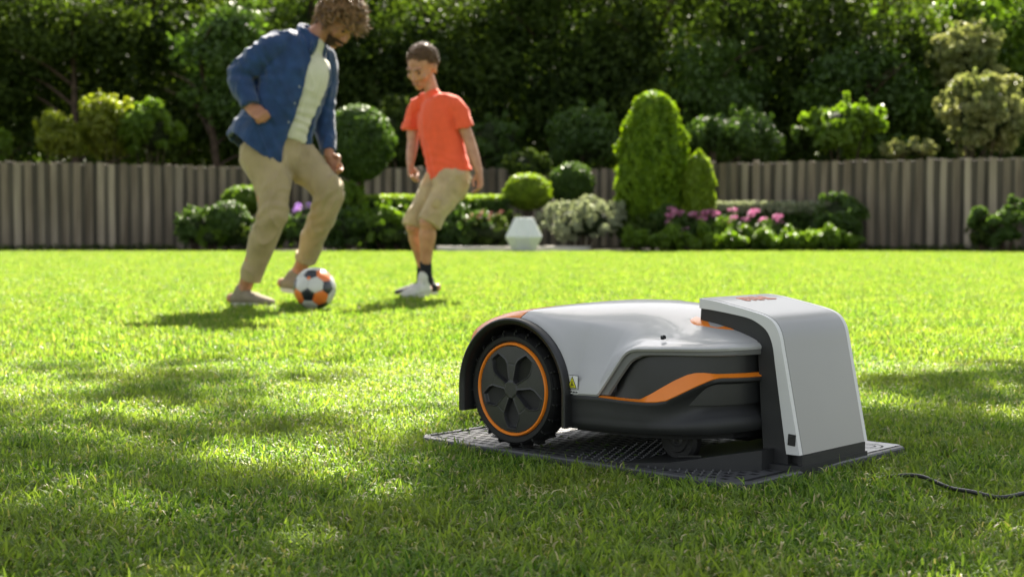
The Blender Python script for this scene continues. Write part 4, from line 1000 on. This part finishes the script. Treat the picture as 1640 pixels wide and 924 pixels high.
def topiary(px, ytop, ybot, wpx, Y, leaf, label, n=9000, size=.035, shape=None, name='clipped_topiary', cat='topiary', stem=False, lump=.105):
    """clipped plant: closed surface of tiny leaves; shape(u) gives the radius along the height 0..1"""
    global _sd; _sd += 1; r = np.random.default_rng(_sd)
    pt_ = at(px, ytop, Y); pb = at(px, ybot, Y); R = wpx * Y / FPX / 2; zt = pt_[2]; zb = max(pb[2], 0.); shape = shape or (lambda u: math.sqrt(max(0, 1 - (2 * u - 1) ** 2)))
    root = empty(name, (pt_[0], Y, 0)); tag(root, label, cat)
    bm = bmesh.new(); n1, n2 = 22, 26; g = []
    for i in range(n1):
        u = i / (n1 - 1); ring = []
        for j in range(n2):
            a = 6.283 * j / n2; q = R * .86 * shape(u) * (1 + lump * noise.noise(Vector((math.cos(a) * 2, math.sin(a) * 2, u * 5 + _sd))))
            ring.append(bm.verts.new((q * math.cos(a), q * math.sin(a), zb + (zt - zb) * (.02 + .95 * u))))
        g.append(ring)
    for a, b in zip(g, g[1:]):
        for j in range(n2): bm.faces.new((a[j], a[(j + 1) % n2], b[(j + 1) % n2], b[j]))
    bmesh.ops.remove_doubles(bm, verts=bm.verts, dist=.001); bmobj('inner_growth', bm, m_inner, root, 90)
    us = np.linspace(0, 1, 60); rs = np.array([shape(u) for u in us]); cdf = np.cumsum(rs + .05); cdf /= cdf[-1]
    u = np.interp(r.uniform(size=n), cdf, us); a = r.uniform(0, 6.283, n)
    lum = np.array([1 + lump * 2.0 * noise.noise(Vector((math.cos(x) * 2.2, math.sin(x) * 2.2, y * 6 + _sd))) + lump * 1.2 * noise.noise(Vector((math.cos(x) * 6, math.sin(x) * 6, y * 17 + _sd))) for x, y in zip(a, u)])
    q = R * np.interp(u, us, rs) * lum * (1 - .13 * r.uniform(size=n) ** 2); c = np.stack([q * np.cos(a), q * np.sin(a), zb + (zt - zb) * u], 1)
    du = .02; dr = (np.interp(np.clip(u + du, 0, 1), us, rs) - np.interp(np.clip(u - du, 0, 1), us, rs)) * R / (2 * du * (zt - zb))
    nr = np.stack([np.cos(a), np.sin(a), -dr], 1); nr /= np.linalg.norm(nr, axis=1)[:, None]; nr += r.normal(size=(n, 3)) * .75; nr /= np.linalg.norm(nr, axis=1)[:, None]
    t = r.normal(size=(n, 3)); t[:, 2] += .6; t -= nr * (t * nr).sum(1)[:, None]; t /= np.linalg.norm(t, axis=1)[:, None]; s = np.cross(nr, t); sz = size * r.uniform(.6, 1.5, n)
    L = t * sz[:, None]; W = s * (sz * .28)[:, None]; v = np.empty((n, 4, 3)); v[:, 0] = c - L * .5; v[:, 1] = c + W; v[:, 2] = c + L * .5 + nr * (sz * .4)[:, None]; v[:, 3] = c - W
    me = bpy.data.meshes.new('foliage'); me.vertices.add(n * 4); me.vertices.foreach_set('co', v.ravel()); idx = np.arange(n * 4).reshape(n, 4)
    me.loops.add(n * 4); me.loops.foreach_set('vertex_index', idx.ravel()); me.polygons.add(n); me.polygons.foreach_set('loop_start', np.arange(n) * 4); me.update(calc_edges=True)
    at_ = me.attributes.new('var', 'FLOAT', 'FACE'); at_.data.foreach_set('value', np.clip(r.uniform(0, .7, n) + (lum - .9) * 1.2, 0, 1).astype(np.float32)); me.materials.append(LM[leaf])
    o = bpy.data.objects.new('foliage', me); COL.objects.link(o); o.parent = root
    bm = bmesh.new(); tube(bm, [(0, 0, -.05, .04), (0, 0, max(zb + .15, .2), .03)], 8); bmobj('stem', bm, m_bark, root, 60)
    return root
def flower_mesh(seed, R, mt, n=16):
    r = np.random.default_rng(seed); v = []; f = []; var = []
    for i in range(n):
        d = unit(r.normal(size=3) + (0, 0, .4)); t = unit(np.cross(d, r.normal(size=3))); s = np.cross(d, t); c = d * R * .55; b = len(v); w_ = R * .55
        v += [c - t * w_ * .8, c + s * w_ * .6 + d * w_ * .35, c + t * w_ + d * w_ * .25, c - s * w_ * .6 + d * w_ * .35]; f.append((b, b + 1, b + 2, b + 3)); var.append(r.uniform())
    me = bpy.data.meshes.new('flower'); me.from_pydata([tuple(p) for p in v], [], f); me.materials.append(mt)
    at_ = me.attributes.new('var', 'FLOAT', 'FACE'); at_.data.foreach_set('value', var); return me
def flowers(root, spots, mt, R, Y, stemz=0.):
    ms = [flower_mesh(k + 50, 1.0, mt) for k in range(3)]; r = random.Random(len(spots)); bm = bmesh.new()
    for px, py, s in spots:
        p = at(px, py, Y); o = bpy.data.objects.new('flower', r.choice(ms)); COL.objects.link(o); o.parent = root
        o.location = (p[0] - root.location.x, 0 + r.uniform(-.1, .1), p[2]); o.scale = (R * s,) * 3; o.rotation_euler = (0, 0, r.uniform(0, 6))
        tube(bm, [(o.location.x * .92, .05, stemz, .006), (o.location.x, o.location.y, p[2], .004)], 5, k=2)
    bmobj('flower_stems', bm, LM['mid'], root)

# beds: soil sheets behind the lawn edge
def sheet(name, poly, z, mt): 
    o = mesh(name, [(x, y, z) for x, y in poly], [tuple(range(len(poly)))], mt, None, False); tag(o, kind='structure'); return o
sheet('flower_bed', [(-6.2, 23.9), (-3.0, 23.9), (-1.6, 23.8), (1.5, 23.8), (2.2, 23.4), (5.8, 23.4), (9.5, 22.4), (14, 21.4), (14, 30), (-14, 30), (-12, 24.6)], .012, m_soil)
v, f = [], []
# low pale stone slab with rounded ends where the lantern stands
bm = bmesh.new(); P_ = []
for i in range(28):
    a = 6.283 * i / 28; P_.append((.03 + 1.33 * math.copysign(abs(math.cos(a)) ** .7, math.cos(a)), 24.45 + .55 * math.sin(a)))
plan(bm, P_, .004, .09); bevel(bm, .03, 2, 50); o = bmobj('stone_slab', bm, m_stone, None, 40); tag(o, 'low pale stone slab at the far edge of the lawn under the white faceted ornament', 'stone slab')
m_wh = mat('white_ceramic', (.62, .64, .62), .45, .5, var=.04, vscale=8, bump=(80, .2, .003))
v, f = lathe([(.19, 0), (.20, .015), (.318, .235), (.322, .255), (.165, .56), (.150, .565), (.14, .55)], 8, 'z')
v += []; o = mesh('garden_ornament', v, f, m_wh, None, False); pl_ = at(839, 400, 23.4); o.location = (pl_[0], 23.4, .012); o.rotation_euler = (0, 0, .35)
bm = bmesh.new(); bm.from_mesh(o.data); bevel(bm, .008, 2, 15); bm.to_mesh(o.data); bm.free(); tag(o, 'white faceted garden ornament, wide in the middle, standing before the stone slab', 'ornament')

con = lambda u: float(np.interp(u, [0, .10, .32, .50, .60, .70, .83, .92, .975, 1.0], [.72, .90, 1.0, .98, .94, .80, .66, .52, .30, .0]))
topiary(1046, 146, 372, 112, 25.4, 'conifer', 'tall bright green conifer in the middle of the bed, bulging, with a blunt tip', n=26000, size=.065, shape=con, name='conifer', cat='conifer', lump=.13)
con2 = lambda u: float(np.interp(u, [0, .3, .6, .85, 1.0], [.9, 1.0, .9, .55, .0]))
topiary(1119, 240, 345, 50, 24.9, 'lime', 'small bright green conifer at the right side of the tall one', n=9000, size=.055, shape=con2, name='conifer', cat='conifer', lump=.12)
topiary(574, 168, 290, 108, 26.2, 'mid', 'round clipped dark bush on a stem between the man and the boy', n=14000, size=.055)
topiary(845, 278, 336, 72, 25.8, 'lime', 'yellow green clipped ball left of the conifers, behind the white ornament', n=9000, size=.045)
topiary(916, 260, 335, 68, 26.8, 'mid', 'darker clipped ball before the fence, right of the yellow green ball', n=8000, size=.05)
topiary(1065, 326, 372, 46, 24.9, 'mid', 'small olive clipped ball at the foot of the tall conifer', n=4000, size=.045)
topiary(365, 322, 394, 70, 25.0, 'mid', 'dusky round clipped ball beside the left leg of the man', n=8000, size=.045)
topiary(392, 298, 345, 70, 26.0, 'bright', 'bright green clipped mound behind the dusky ball on the left', n=7000, size=.05)
shrub(312, 330, 400, 70, 25.0, 'mid', 'low leafy green shrub at the left end of the bed, against the fence', n=5000, size=.06)
shrub(340, 362, 402, 60, 24.8, 'bright', 'low bright green plant under the dusky ball at the lawn edge', n=3500, size=.06)
shrub(420, 350, 404, 110, 24.9, 'dark', 'dark green low planting behind the legs of the man', n=6000, size=.06)
fp = shrub(486, 335, 403, 80, 24.9, 'mid', 'low plant with two mauve flower heads, seen between the legs of the man', n=4500, size=.06, name='flowering_plant', cat='flowering plant')
flowers(fp, [(474, 331, 1.0), (491, 330, 1.0), (482, 335, .5), (468, 337, .5)], m_mauve, .085, 24.6, .1)
shrub(556, 288, 360, 60, 25.6, 'bright', 'bright green bush rising behind the right knee of the man', n=6000, size=.06)
shrub(545, 330, 404, 90, 24.9, 'mid', 'leafy mid green bush to the right of the bent leg of the man', n=6000, size=.07)
shrub(612, 322, 402, 110, 25.0, 'bright', 'bright green feathery bush left of the legs of the boy', n=9000, size=.07)
shrub(640, 360, 404, 80, 24.75, 'dark', 'dark low bush at the lawn edge left of the legs of the boy', n=4000, size=.06)
# clipped hedge
def hedge(x0, x1, ytop, Y, d, leaf, leaf_top, label, n=9000):
    global _sd; _sd += 1; a = at(x0, ytop, Y); b = at(x1, ytop, Y); h = a[2]; L = b[0] - a[0]; r = np.random.default_rng(_sd)
    root = empty('clipped_hedge', ((a[0] + b[0]) / 2, Y, 0)); tag(root, label, 'hedge')
    bm = bmesh.new(); box(bm, (0, 0, h * .46), (L * .97, d * .85, h * .90)); bevel(bm, .05, 2); bmobj('inner_growth', bm, m_inner, root, 60)
    bl = [(x, y, z, .10, .10, .09) for x in np.arange(-L / 2, L / 2 + .01, .13) for y, z in [(-d / 2, zz) for zz in np.arange(.08, h - .05, .13)]]
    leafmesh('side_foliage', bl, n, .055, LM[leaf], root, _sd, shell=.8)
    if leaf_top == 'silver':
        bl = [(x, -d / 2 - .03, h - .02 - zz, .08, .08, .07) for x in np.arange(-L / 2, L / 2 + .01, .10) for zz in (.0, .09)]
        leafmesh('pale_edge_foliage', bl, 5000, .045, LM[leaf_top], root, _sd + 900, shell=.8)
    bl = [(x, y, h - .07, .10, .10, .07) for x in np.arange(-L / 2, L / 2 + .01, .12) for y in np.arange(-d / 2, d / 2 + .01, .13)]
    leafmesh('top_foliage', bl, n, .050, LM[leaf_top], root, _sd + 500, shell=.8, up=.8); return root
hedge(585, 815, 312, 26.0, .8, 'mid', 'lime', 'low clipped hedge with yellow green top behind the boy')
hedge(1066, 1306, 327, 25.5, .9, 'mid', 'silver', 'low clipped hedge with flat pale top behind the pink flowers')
ap = shrub(800, 345, 402, 150, 24.95, 'dark', 'low dark planting with a few dusky rose plumes right of the boy', n=8000, size=.06, name='flowering_plant', cat='flowering plant')
pm = []
for i, (px, py) in enumerate(((752, 348), (770, 344), (786, 346), (800, 344))):
    p = at(px, py, 24.7); o = leafmesh('flower_plume', [(.03 * k - .03, .02 * k, -.06 + .05 * k, .055, .055, .05) for k in range(3)], 34, .03, m_plume, ap, 700 + i, shell=.9); o.location = (p[0] - ap.location.x, -.25, p[2])
shrub(935, 318, 396, 140, 24.95, 'silver', 'broad silver grey shrub between the white ornament and the tall conifer', n=14000, size=.055, nb=100, br=.14, jit=1.3)
shrub(1020, 350, 400, 90, 24.7, 'dark', 'dark green planting at the foot of the tall conifer', n=6000, size=.06)
gc = shrub(1120, 368, 404, 250, 24.1, 'bright', 'bright green ground covering plant below the left part of the pink flowers', 'ground cover', n=11000, size=.07, nb=50, name='low_plant', depth=.35, core=False, br=.5)
gc = shrub(1300, 370, 404, 190, 24.0, 'bright', 'bright green ground covering plant in front of the shrub right of the pink flowers', 'ground cover', n=9000, size=.07, nb=44, name='low_plant', depth=.35, core=False, br=.5)
pk = shrub(1160, 350, 396, 200, 24.6, 'mid', 'long clump of plants with pink flower heads in front of the flat pale hedge', 'flowering plant', n=9000, size=.06, nb=44, name='flowering_plant', depth=.3, core=False, br=.5)
flowers(pk, [(a_ + dx_, b_ + dy_, c_ * s_) for (a_, b_, c_) in [(1074, 346, 1), (1083, 340, 1.1), (1092, 342, 1), (1071, 357, .9), (1097, 368, 1), (1112, 344, 1.1), (1122, 350, .9), (1132, 342, 1.2), (1141, 340, 1.1), (1128, 352, 1), (1150, 342, .9), (1176, 350, 1), (1206, 342, 1.1), (1214, 338, .8), (1225, 352, .9),
              (1248, 348, 1.1), (1246, 370, .9), (1199, 352, .8), (1163, 356, .8), (1078, 334, .7), (1178, 336, .7), (1250, 356, .7)] for (dx_, dy_, s_) in ((0, 0, 1), (-4 - (a_ % 3), 3 - (a_ % 5), .75), (5, -2 + (a_ % 4), .6))], m_pink, .066, 24.4, .1)
shrub(1345, 305, 400, 92, 24.7, 'mid', 'upright mid green shrub at the right end of the flat pale hedge', n=9000, size=.07)
shrub(1318, 318, 380, 40, 25.0, 'silver', 'slim grey green shrub left of the upright green one', n=3000, size=.06)
shrub(1612, 318, 404, 110, 23.2, 'mid', 'loose green shrub at the right edge against the fence', n=8000, size=.08, core=False, nb=20)
shrub(1575, 345, 402, 50, 23.3, 'dark', 'small dark shrub left of the loose one at the right edge', n=3000, size=.07)
shrub(845, 237, 300, 76, 27.6, 'dark', 'dark rounded shrub above the yellow green ball', n=6000, size=.07)
shrub(760, 330, 402, 120, 25.2, 'mid', 'green low planting behind the right side of the boy', n=6000, size=.06)
bm_ = None
# low green edging along the fences
for i, (x0, x1, Y0, Y1) in enumerate(((-12.6, -6.2, 22.3, 25.8), (5.9, 12.5, 25.0, 22.0))):
    bl = [(x0 + (x1 - x0) * k / 40 + random.Random(k).uniform(-.05, .05), Y0 + (Y1 - Y0) * k / 40, .03, .16, .14, .07 + .05 * random.Random(k + 9).random()) for k in range(41)]
    o = leafmesh('edge_weeds', bl, 3500, .05, LM['dark'], None, 900 + i, shell=.9); tag(o, ('dark low weeds along the foot of the left fence', 'dark low weeds along the foot of the right fence')[i], 'weeds', kind='stuff')

# behind the fence: lit shrubs
shrub(88, 178, 262, 84, 28.5, 'yellow', 'small yellow green shrub above the left fence, leftmost of the lit ones', n=6000, size=.09, core=False, nb=18, br=.34)
shrub(172, 148, 262, 96, 29.0, 'yellow', 'tall loose yellow green shrub above the left fence', n=8000, size=.09, core=False, nb=22, br=.30)
shrub(240, 160, 262, 110, 29.3, 'bright', 'broad green shrub with yellowish top above the left fence', n=10000, size=.09, nb=24, br=.30)
shrub(0, 205, 262, 40, 28.5, 'bright', 'bit of a green shrub cut by the left edge above the fence', n=2500, size=.09, core=False)
shrub(940, 168, 285, 130, 30.3, 'mid', 'big mid green bush above the fence, left of the tall conifer', n=15000, size=.10, nb=34, br=.30)
shrub(1180, 178, 265, 190, 29.0, 'mid', 'wide mid green bush above the fence, right of the small conifer', n=15000, size=.09, nb=40, br=.34)
shrub(1352, 158, 256, 130, 28.2, 'bright', 'bright fresh green shrub with big leaves above the right fence', n=7000, size=.13, nb=24, br=.30)
shrub(1455, 226, 256, 90, 27.5, 'pale', 'low pale flowering shrub just above the right fence', n=3500, size=.09)
shrub(1580, 112, 256, 150, 27.5, 'pale', 'large pale cream and green shrub above the right fence', n=15000, size=.10, nb=110, br=.13, jit=1.3)
shrub(1550, 36, 170, 120, 31.0, 'pale', 'tall pale green shrub behind the large cream one', n=12000, size=.11, nb=100, br=.13, jit=1.3)
shrub(790, 175, 285, 120, 31.0, 'mid', 'green bush over the fence directly right of the boy', n=9000, size=.10, nb=26)
shrub(640, 150, 290, 110, 31.0, 'dark', 'dark bush over the fence behind the boy', n=9000, size=.10, nb=26)

# trees
_tc = {}
def tree(x, Y, H, R, leaf, label, seed, n=20000, size=.16, z0=.3, lean=0., trunk=.10, nb=56, br=.26, flat_=1., droop=0., up=.3, group=None, ry=None, cat='tree', name='garden_tree', shell=.8):
    root = empty(name, (x, Y, 0)); tag(root, label, cat, group)
    woody(root, H * .9, trunk, seed, 8, R * .8, .25, lean)
    rz = (H - z0) / 2; bl = clumps((R, ry or R * .8, rz), nb, br * R * 1.5, seed, flat_, .45, cz=z0 + rz)
    leafmesh('crown', bl, n, size, LM[leaf], root, seed, up=up, droop=droop, shell=shell)
    return root
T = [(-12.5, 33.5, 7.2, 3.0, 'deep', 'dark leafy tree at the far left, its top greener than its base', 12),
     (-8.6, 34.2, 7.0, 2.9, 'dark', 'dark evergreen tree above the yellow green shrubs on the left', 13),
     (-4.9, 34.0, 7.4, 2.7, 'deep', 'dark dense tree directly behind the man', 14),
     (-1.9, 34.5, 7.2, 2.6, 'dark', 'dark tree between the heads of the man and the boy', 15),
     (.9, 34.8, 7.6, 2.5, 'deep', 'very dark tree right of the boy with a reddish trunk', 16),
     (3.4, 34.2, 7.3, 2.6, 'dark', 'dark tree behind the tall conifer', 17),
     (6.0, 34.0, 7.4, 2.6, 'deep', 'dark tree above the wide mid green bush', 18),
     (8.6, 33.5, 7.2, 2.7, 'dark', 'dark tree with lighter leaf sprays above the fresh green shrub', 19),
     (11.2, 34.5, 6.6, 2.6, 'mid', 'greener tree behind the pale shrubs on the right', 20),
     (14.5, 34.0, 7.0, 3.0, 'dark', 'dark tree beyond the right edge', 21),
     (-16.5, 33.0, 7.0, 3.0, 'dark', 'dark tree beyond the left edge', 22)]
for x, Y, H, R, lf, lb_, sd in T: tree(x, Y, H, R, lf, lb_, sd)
# second, taller row that closes the gaps
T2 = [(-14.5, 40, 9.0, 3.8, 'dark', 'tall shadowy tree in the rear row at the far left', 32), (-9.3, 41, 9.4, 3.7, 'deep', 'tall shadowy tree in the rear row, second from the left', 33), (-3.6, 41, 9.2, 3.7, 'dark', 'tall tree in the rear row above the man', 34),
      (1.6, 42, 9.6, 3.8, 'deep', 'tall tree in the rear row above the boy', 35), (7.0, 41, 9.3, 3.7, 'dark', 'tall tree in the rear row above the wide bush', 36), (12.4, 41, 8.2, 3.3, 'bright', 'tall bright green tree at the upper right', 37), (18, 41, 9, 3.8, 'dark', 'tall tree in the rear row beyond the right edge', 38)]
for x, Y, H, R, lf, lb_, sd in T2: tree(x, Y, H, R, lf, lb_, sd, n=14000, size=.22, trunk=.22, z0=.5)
# drooping tree with a leaning trunk behind the man's back
wt = tree(-6.4, 31.6, 5.6, 1.2, 'mid', 'tree with leaning pale trunk and drooping green sprays left of the man', 44, n=9000, size=.13, z0=2.2, lean=-.6, trunk=.10, nb=26, droop=1.5)
tree(4.6, 32.6, 5.2, 1.3, 'mid', 'slender tree with lighter sprays behind the two conifers', 46, n=6000, size=.13, z0=1.6, nb=20)
tree(7.9, 31.8, 4.7, 1.5, 'mid', 'lower tree with yellowish sprays above the fresh green shrub', 47, n=7000, size=.13, z0=1.5, nb=22)
tree(-9.8, 32.0, 6.0, 1.9, 'dark', 'tree with greyish green upper sprays at the upper left', 48, n=7000, size=.13, z0=3.6, nb=22)
tree(-13.0, 31.5, 5.8, 1.6, 'dark', 'tree with light upper sprays at the top left corner', 49, n=6000, size=.13, z0=3.8, nb=20)
tree(10.9, 33.0, 6.2, 1.3, 'bright', 'bright green tree top above the tall pale shrub', 50, n=7000, size=.14, z0=3.4, nb=20)
# far wood closing the view
bl = [(x, 50 + 2 * math.sin(x) + 2 * k, 2.6 + 1.2 * math.sin(x * .7) + k, 3.2, 2.5, 4.6 + math.sin(x * 1.3)) for x in np.arange(-40, 41, 2.6) for k in (0, 3.4, 6.8)]
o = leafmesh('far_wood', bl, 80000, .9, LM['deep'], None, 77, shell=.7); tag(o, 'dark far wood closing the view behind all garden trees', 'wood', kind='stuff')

# tree that overhangs the lawn from the right, out of the picture; its crown throws the dappled shade
ot = empty('garden_tree', (6.2, 10.6, 0)); tag(ot, 'lawn tree standing out of frame on the right, whose crown shades the foreground', 'tree')
woody(ot, 6.4, .2, 60, 7, 2.4, .4)
r_ = np.random.default_rng(61)
bl = []
def puff(x, y, z, b): bl.append((x - 6.2, y - 10.6, z, b, b, b * .6))
for cx_, cy_, cz_, R_, k_ in [(1.6, 9.3, 6.0, .9, 16), (1.35, 9.45, 6.1, .7, 12), (1.1, 9.7, 6.0, .55, 9), (1.8, 9.1, 5.8, .6, 8), (4.6, 9.8, 5.8, 1.4, 14), (5.8, 10.4, 6.4, 2.0, 24), (3.4, 9.2, 5.8, .8, 8), (1.2, 9.0, 6.1, .7, 11), (.4, 8.7, 6.0, .5, 5), (1.9, 8.6, 6.0, .5, 5)]:
    for k in range(k_):
        d = unit(r_.normal(size=3)) * R_ * r_.uniform(.2, 1); puff(cx_ + d[0], cy_ + d[1], cz_ + d[2] * .4, r_.uniform(.16, .30))
for k in range(640):       # loose outer sprays of the crown
    x_ = r_.uniform(-2.6, 5.2); y_ = r_.uniform(7.8, 10.7); z_ = r_.uniform(5.3, 6.6)
    if noise.noise(Vector((x_ * .9, y_ * .9, 3.3))) > -.24: puff(x_, y_, z_, r_.uniform(.07, .25))
leafmesh('crown', bl, 44000, .085, LM['mid'], ot, 62, shell=.9)
bm = bmesh.new()
for a in ((1.6, 9.3, 5.9), (0, 9.9, 6.0), (2.6, 8.0, 5.4), (3.6, 10.5, 5.5)):
    tube(bm, [(0, 0, 3.6, .09), ((a[0] - 6.2) * .5, (a[1] - 10.6) * .5, 4.9, .055), (a[0] - 6.2, a[1] - 10.6, a[2], .015)], 8, k=3)
bmobj('long_limbs', bm, m_bark, ot, 60)

# ------------------------------------------------------------------ lawn
m_lawnbase = mat('lawn_soil_and_thatch', (.060, .075, .014), .9, .1, col2=(.11, .14, .02), vscale=60, bump=(300, .8, .01))
rng = np.random.default_rng(7)
def hgt(x, y): return 0.0
g = mesh('lawn', [(-700, -300, 0), (700, -300, 0), (700, 900, 0), (-700, 900, 0)], [(0, 1, 2, 3)], m_lawnbase, None, False); tag(g, kind='structure')
m_blade = leaf_mat('grass_blade', (.040, .110, .010), (.21, .31, .062), trans=.52, rough=.5, patch=((.22, .27, .05), 3.2, .45), tgain=(1.5, 1.5, .7), spec=.2)
m_dry = leaf_mat('dry_blade', (.30, .27, .12), (.45, .40, .20), trans=.3, rough=.5)
tufts = bpy.data.collections.new('grass_tufts')
def tuft(seed, n, R, hmin, hmax, wid, flat_=.5, segs=3):
    r = np.random.default_rng(seed); v = []; f = []; var = []; mi = []
    for i in range(n):
        a = r.uniform(0, 6.283); d = R * math.sqrt(r.uniform()); bx, by = d * math.cos(a), d * math.sin(a)
        L = r.uniform(hmin, hmax); az = r.uniform(0, 6.283); lean = r.uniform(.15, 1.0) ** .8 * flat_ * 1.5; w0 = wid * r.uniform(.7, 1.2); cv = r.uniform(0, .9)
        tw = r.uniform(-1.6, 1.6); px, py, pz = bx, by, r.uniform(-.004, .012) * min(1.2, flat_); c = r.uniform() ** 1.3; b = len(v)
        for s in range(segs + 1):
            u = s / segs; ww = w0 * (1 - u ** 2 * .92) * .5; ta = az + tw * u + 1.5708
            v.append((px + math.cos(ta) * ww, py + math.sin(ta) * ww, pz)); v.append((px - math.cos(ta) * ww, py - math.sin(ta) * ww, pz))
            th = lean * (.4 + u * (1 + cv)); th = min(th, 2.1); px += math.sin(th) * math.cos(az) * L / segs; py += math.sin(th) * math.sin(az) * L / segs; pz += math.cos(th) * L / segs
            pz = max(pz, .002 + .004 * c)
        dry = r.uniform() < .07
        for s in range(segs): q = b + s * 2; f.append((q, q + 1, q + 3, q + 2)); var.append(c); mi.append(1 if dry else 0)
    me = bpy.data.meshes.new('grass_tuft'); me.from_pydata(v, [], f); me.materials.append(m_blade); me.materials.append(m_dry)
    me.polygons.foreach_set('material_index', mi); me.polygons.foreach_set('use_smooth', [True] * len(f))
    at = me.attributes.new('var', 'FLOAT', 'FACE'); at.data.foreach_set('value', var)
    o = bpy.data.objects.new('grass_tuft', me); return o
near = bpy.data.collections.new('near_tufts'); far = bpy.data.collections.new('far_tufts')
for k in range(7): near.objects.link(tuft(10 + k, 40, .036, .009, .024, .0029, 1.3, 4))
near.objects.link(tuft(40, 16, .03, .02, .036, .0030, .8, 4))
for k in range(5): far.objects.link(tuft(60 + k, 46, .06, .016, .036, .0048, 1.0, 2))
def scatter(name, pts, coll, smin, smax, label):
    me = bpy.data.meshes.new(name); me.from_pydata([tuple(p) for p in pts], [], [])
    o = bpy.data.objects.new(name, me); COL.objects.link(o); tag(o, label, 'grass', kind='stuff')
    ng = bpy.data.node_groups.new(name, 'GeometryNodeTree'); ng.interface.new_socket('Geometry', in_out='INPUT', socket_type='NodeSocketGeometry'); ng.interface.new_socket('Geometry', in_out='OUTPUT', socket_type='NodeSocketGeometry')
    N = ng.nodes; L = ng.links; gi = N.new('NodeGroupInput'); go = N.new('NodeGroupOutput')
    ci = N.new('GeometryNodeCollectionInfo'); ci.inputs['Collection'].default_value = coll; ci.inputs['Separate Children'].default_value = True; ci.inputs['Reset Children'].default_value = True
    ip = N.new('GeometryNodeInstanceOnPoints'); ip.inputs['Pick Instance'].default_value = True
    rv = N.new('FunctionNodeRandomValue'); rv.data_type = 'FLOAT_VECTOR'; rv.inputs[0].default_value = (-.3, -.3, 0); rv.inputs[1].default_value = (.3, .3, 6.283)
    rs = N.new('FunctionNodeRandomValue'); rs.data_type = 'FLOAT'; rs.inputs[2].default_value = smin; rs.inputs[3].default_value = smax
    L.new(gi.outputs[0], ip.inputs['Points']); L.new(ci.outputs[0], ip.inputs['Instance']); L.new(rv.outputs[0], ip.inputs['Rotation']); L.new(rs.outputs[1], ip.inputs['Scale']); L.new(ip.outputs[0], go.inputs[0])
    md = o.modifiers.new('scatter', 'NODES'); md.node_group = ng
    return o
def points(y0, y1, dens, margin):
    area_w = lambda y: .36 * y + margin
    n = int((y1 - y0) * (area_w(y0) + area_w(y1)) * dens)
    y = rng.uniform(y0, y1, n * 2); x = rng.uniform(-1, 1, n * 2) * area_w(y1); k = np.abs(x) < area_w(y); x, y = x[k][:n], y[k][:n]
    dx, dy = x - MO[0], y - MO[1]; s = dx * math.cos(TH) - dy * math.sin(TH); t = dx * math.sin(TH) + dy * math.cos(TH)
    ok = ~((s > -.029) & (s < .800) & (t > -.020) & (t < .600))
    ok &= ~((s > .72) & (s < .812) & (t > .16) & (t < .44))
    x, y = x[ok], y[ok]
    # mown unevenness: slight drop where worn
    return np.stack([x, y, np.zeros(len(x))], 1)
scatter('lawn_grass', points(1.1, 4.6, 1900, 1.2), near, .75, 1.25, 'short mown lawn grass in the sharp foreground around the mower')
scatter('middle_lawn_grass', points(4.6, 10.5, 520, 2.4), far, .75, 1.15, 'mown lawn grass round the ball and the two players')
scatter('distant_lawn_grass', points(10.5, 23.4, 230, 5.0), far, .8, 1.2, 'sunlit mown lawn grass between the players and the flower beds')

# longer, unmown blades along the edges of the base plate
ed = []
for k in range(150):
    q = rng.uniform(); sd_ = k % 3; s_, t_ = ((-.03 + .84 * q, -.018 + rng.uniform(-.012, .004)) if sd_ < 2 else (.803 + rng.uniform(-.004, .012), .62 * q))
    ed.append((MO[0] + s_ * math.cos(TH) + t_ * math.sin(TH), MO[1] - s_ * math.sin(TH) + t_ * math.cos(TH), 0))
edge = bpy.data.collections.new('edge_tufts')
for k in range(4): edge.objects.link(tuft(90 + k, 5, .012, .016, .034, .0024, .5, 4))
scatter('plate_edge_grass', ed, edge, .7, 1.2, 'longer grass blades standing along the edges of the perforated floor plate')
r = np.random.default_rng(5); v = []; f = []
for k in range(70):
    s_, t_ = r.uniform(-.01, .5), r.uniform(.02, .20); a = r.uniform(0, 6.28); L = r.uniform(.006, .016); dx, dy = math.cos(a), math.sin(a); x = MO[0] + s_ * math.cos(TH) + t_ * math.sin(TH); y = MO[1] - s_ * math.sin(TH) + t_ * math.cos(TH); b = len(v); w_ = .001
    v += [(x - dx * L / 2 - dy * w_, y - dy * L / 2 + dx * w_, PZ + .001), (x - dx * L / 2 + dy * w_, y - dy * L / 2 - dx * w_, PZ + .001), (x + dy * w_, y - dx * w_, PZ + .004), (x + dx * L / 2, y + dy * L / 2, PZ + .002), (x - dy * w_, y + dx * w_, PZ + .004)]; f.append((b, b + 1, b + 2, b + 3, b + 4))
o = mesh('grass_clippings', v, f, m_blade, None, False); tag(o, 'dry and green grass clippings scattered on the floor plate by the wheel', 'clippings', kind='stuff')
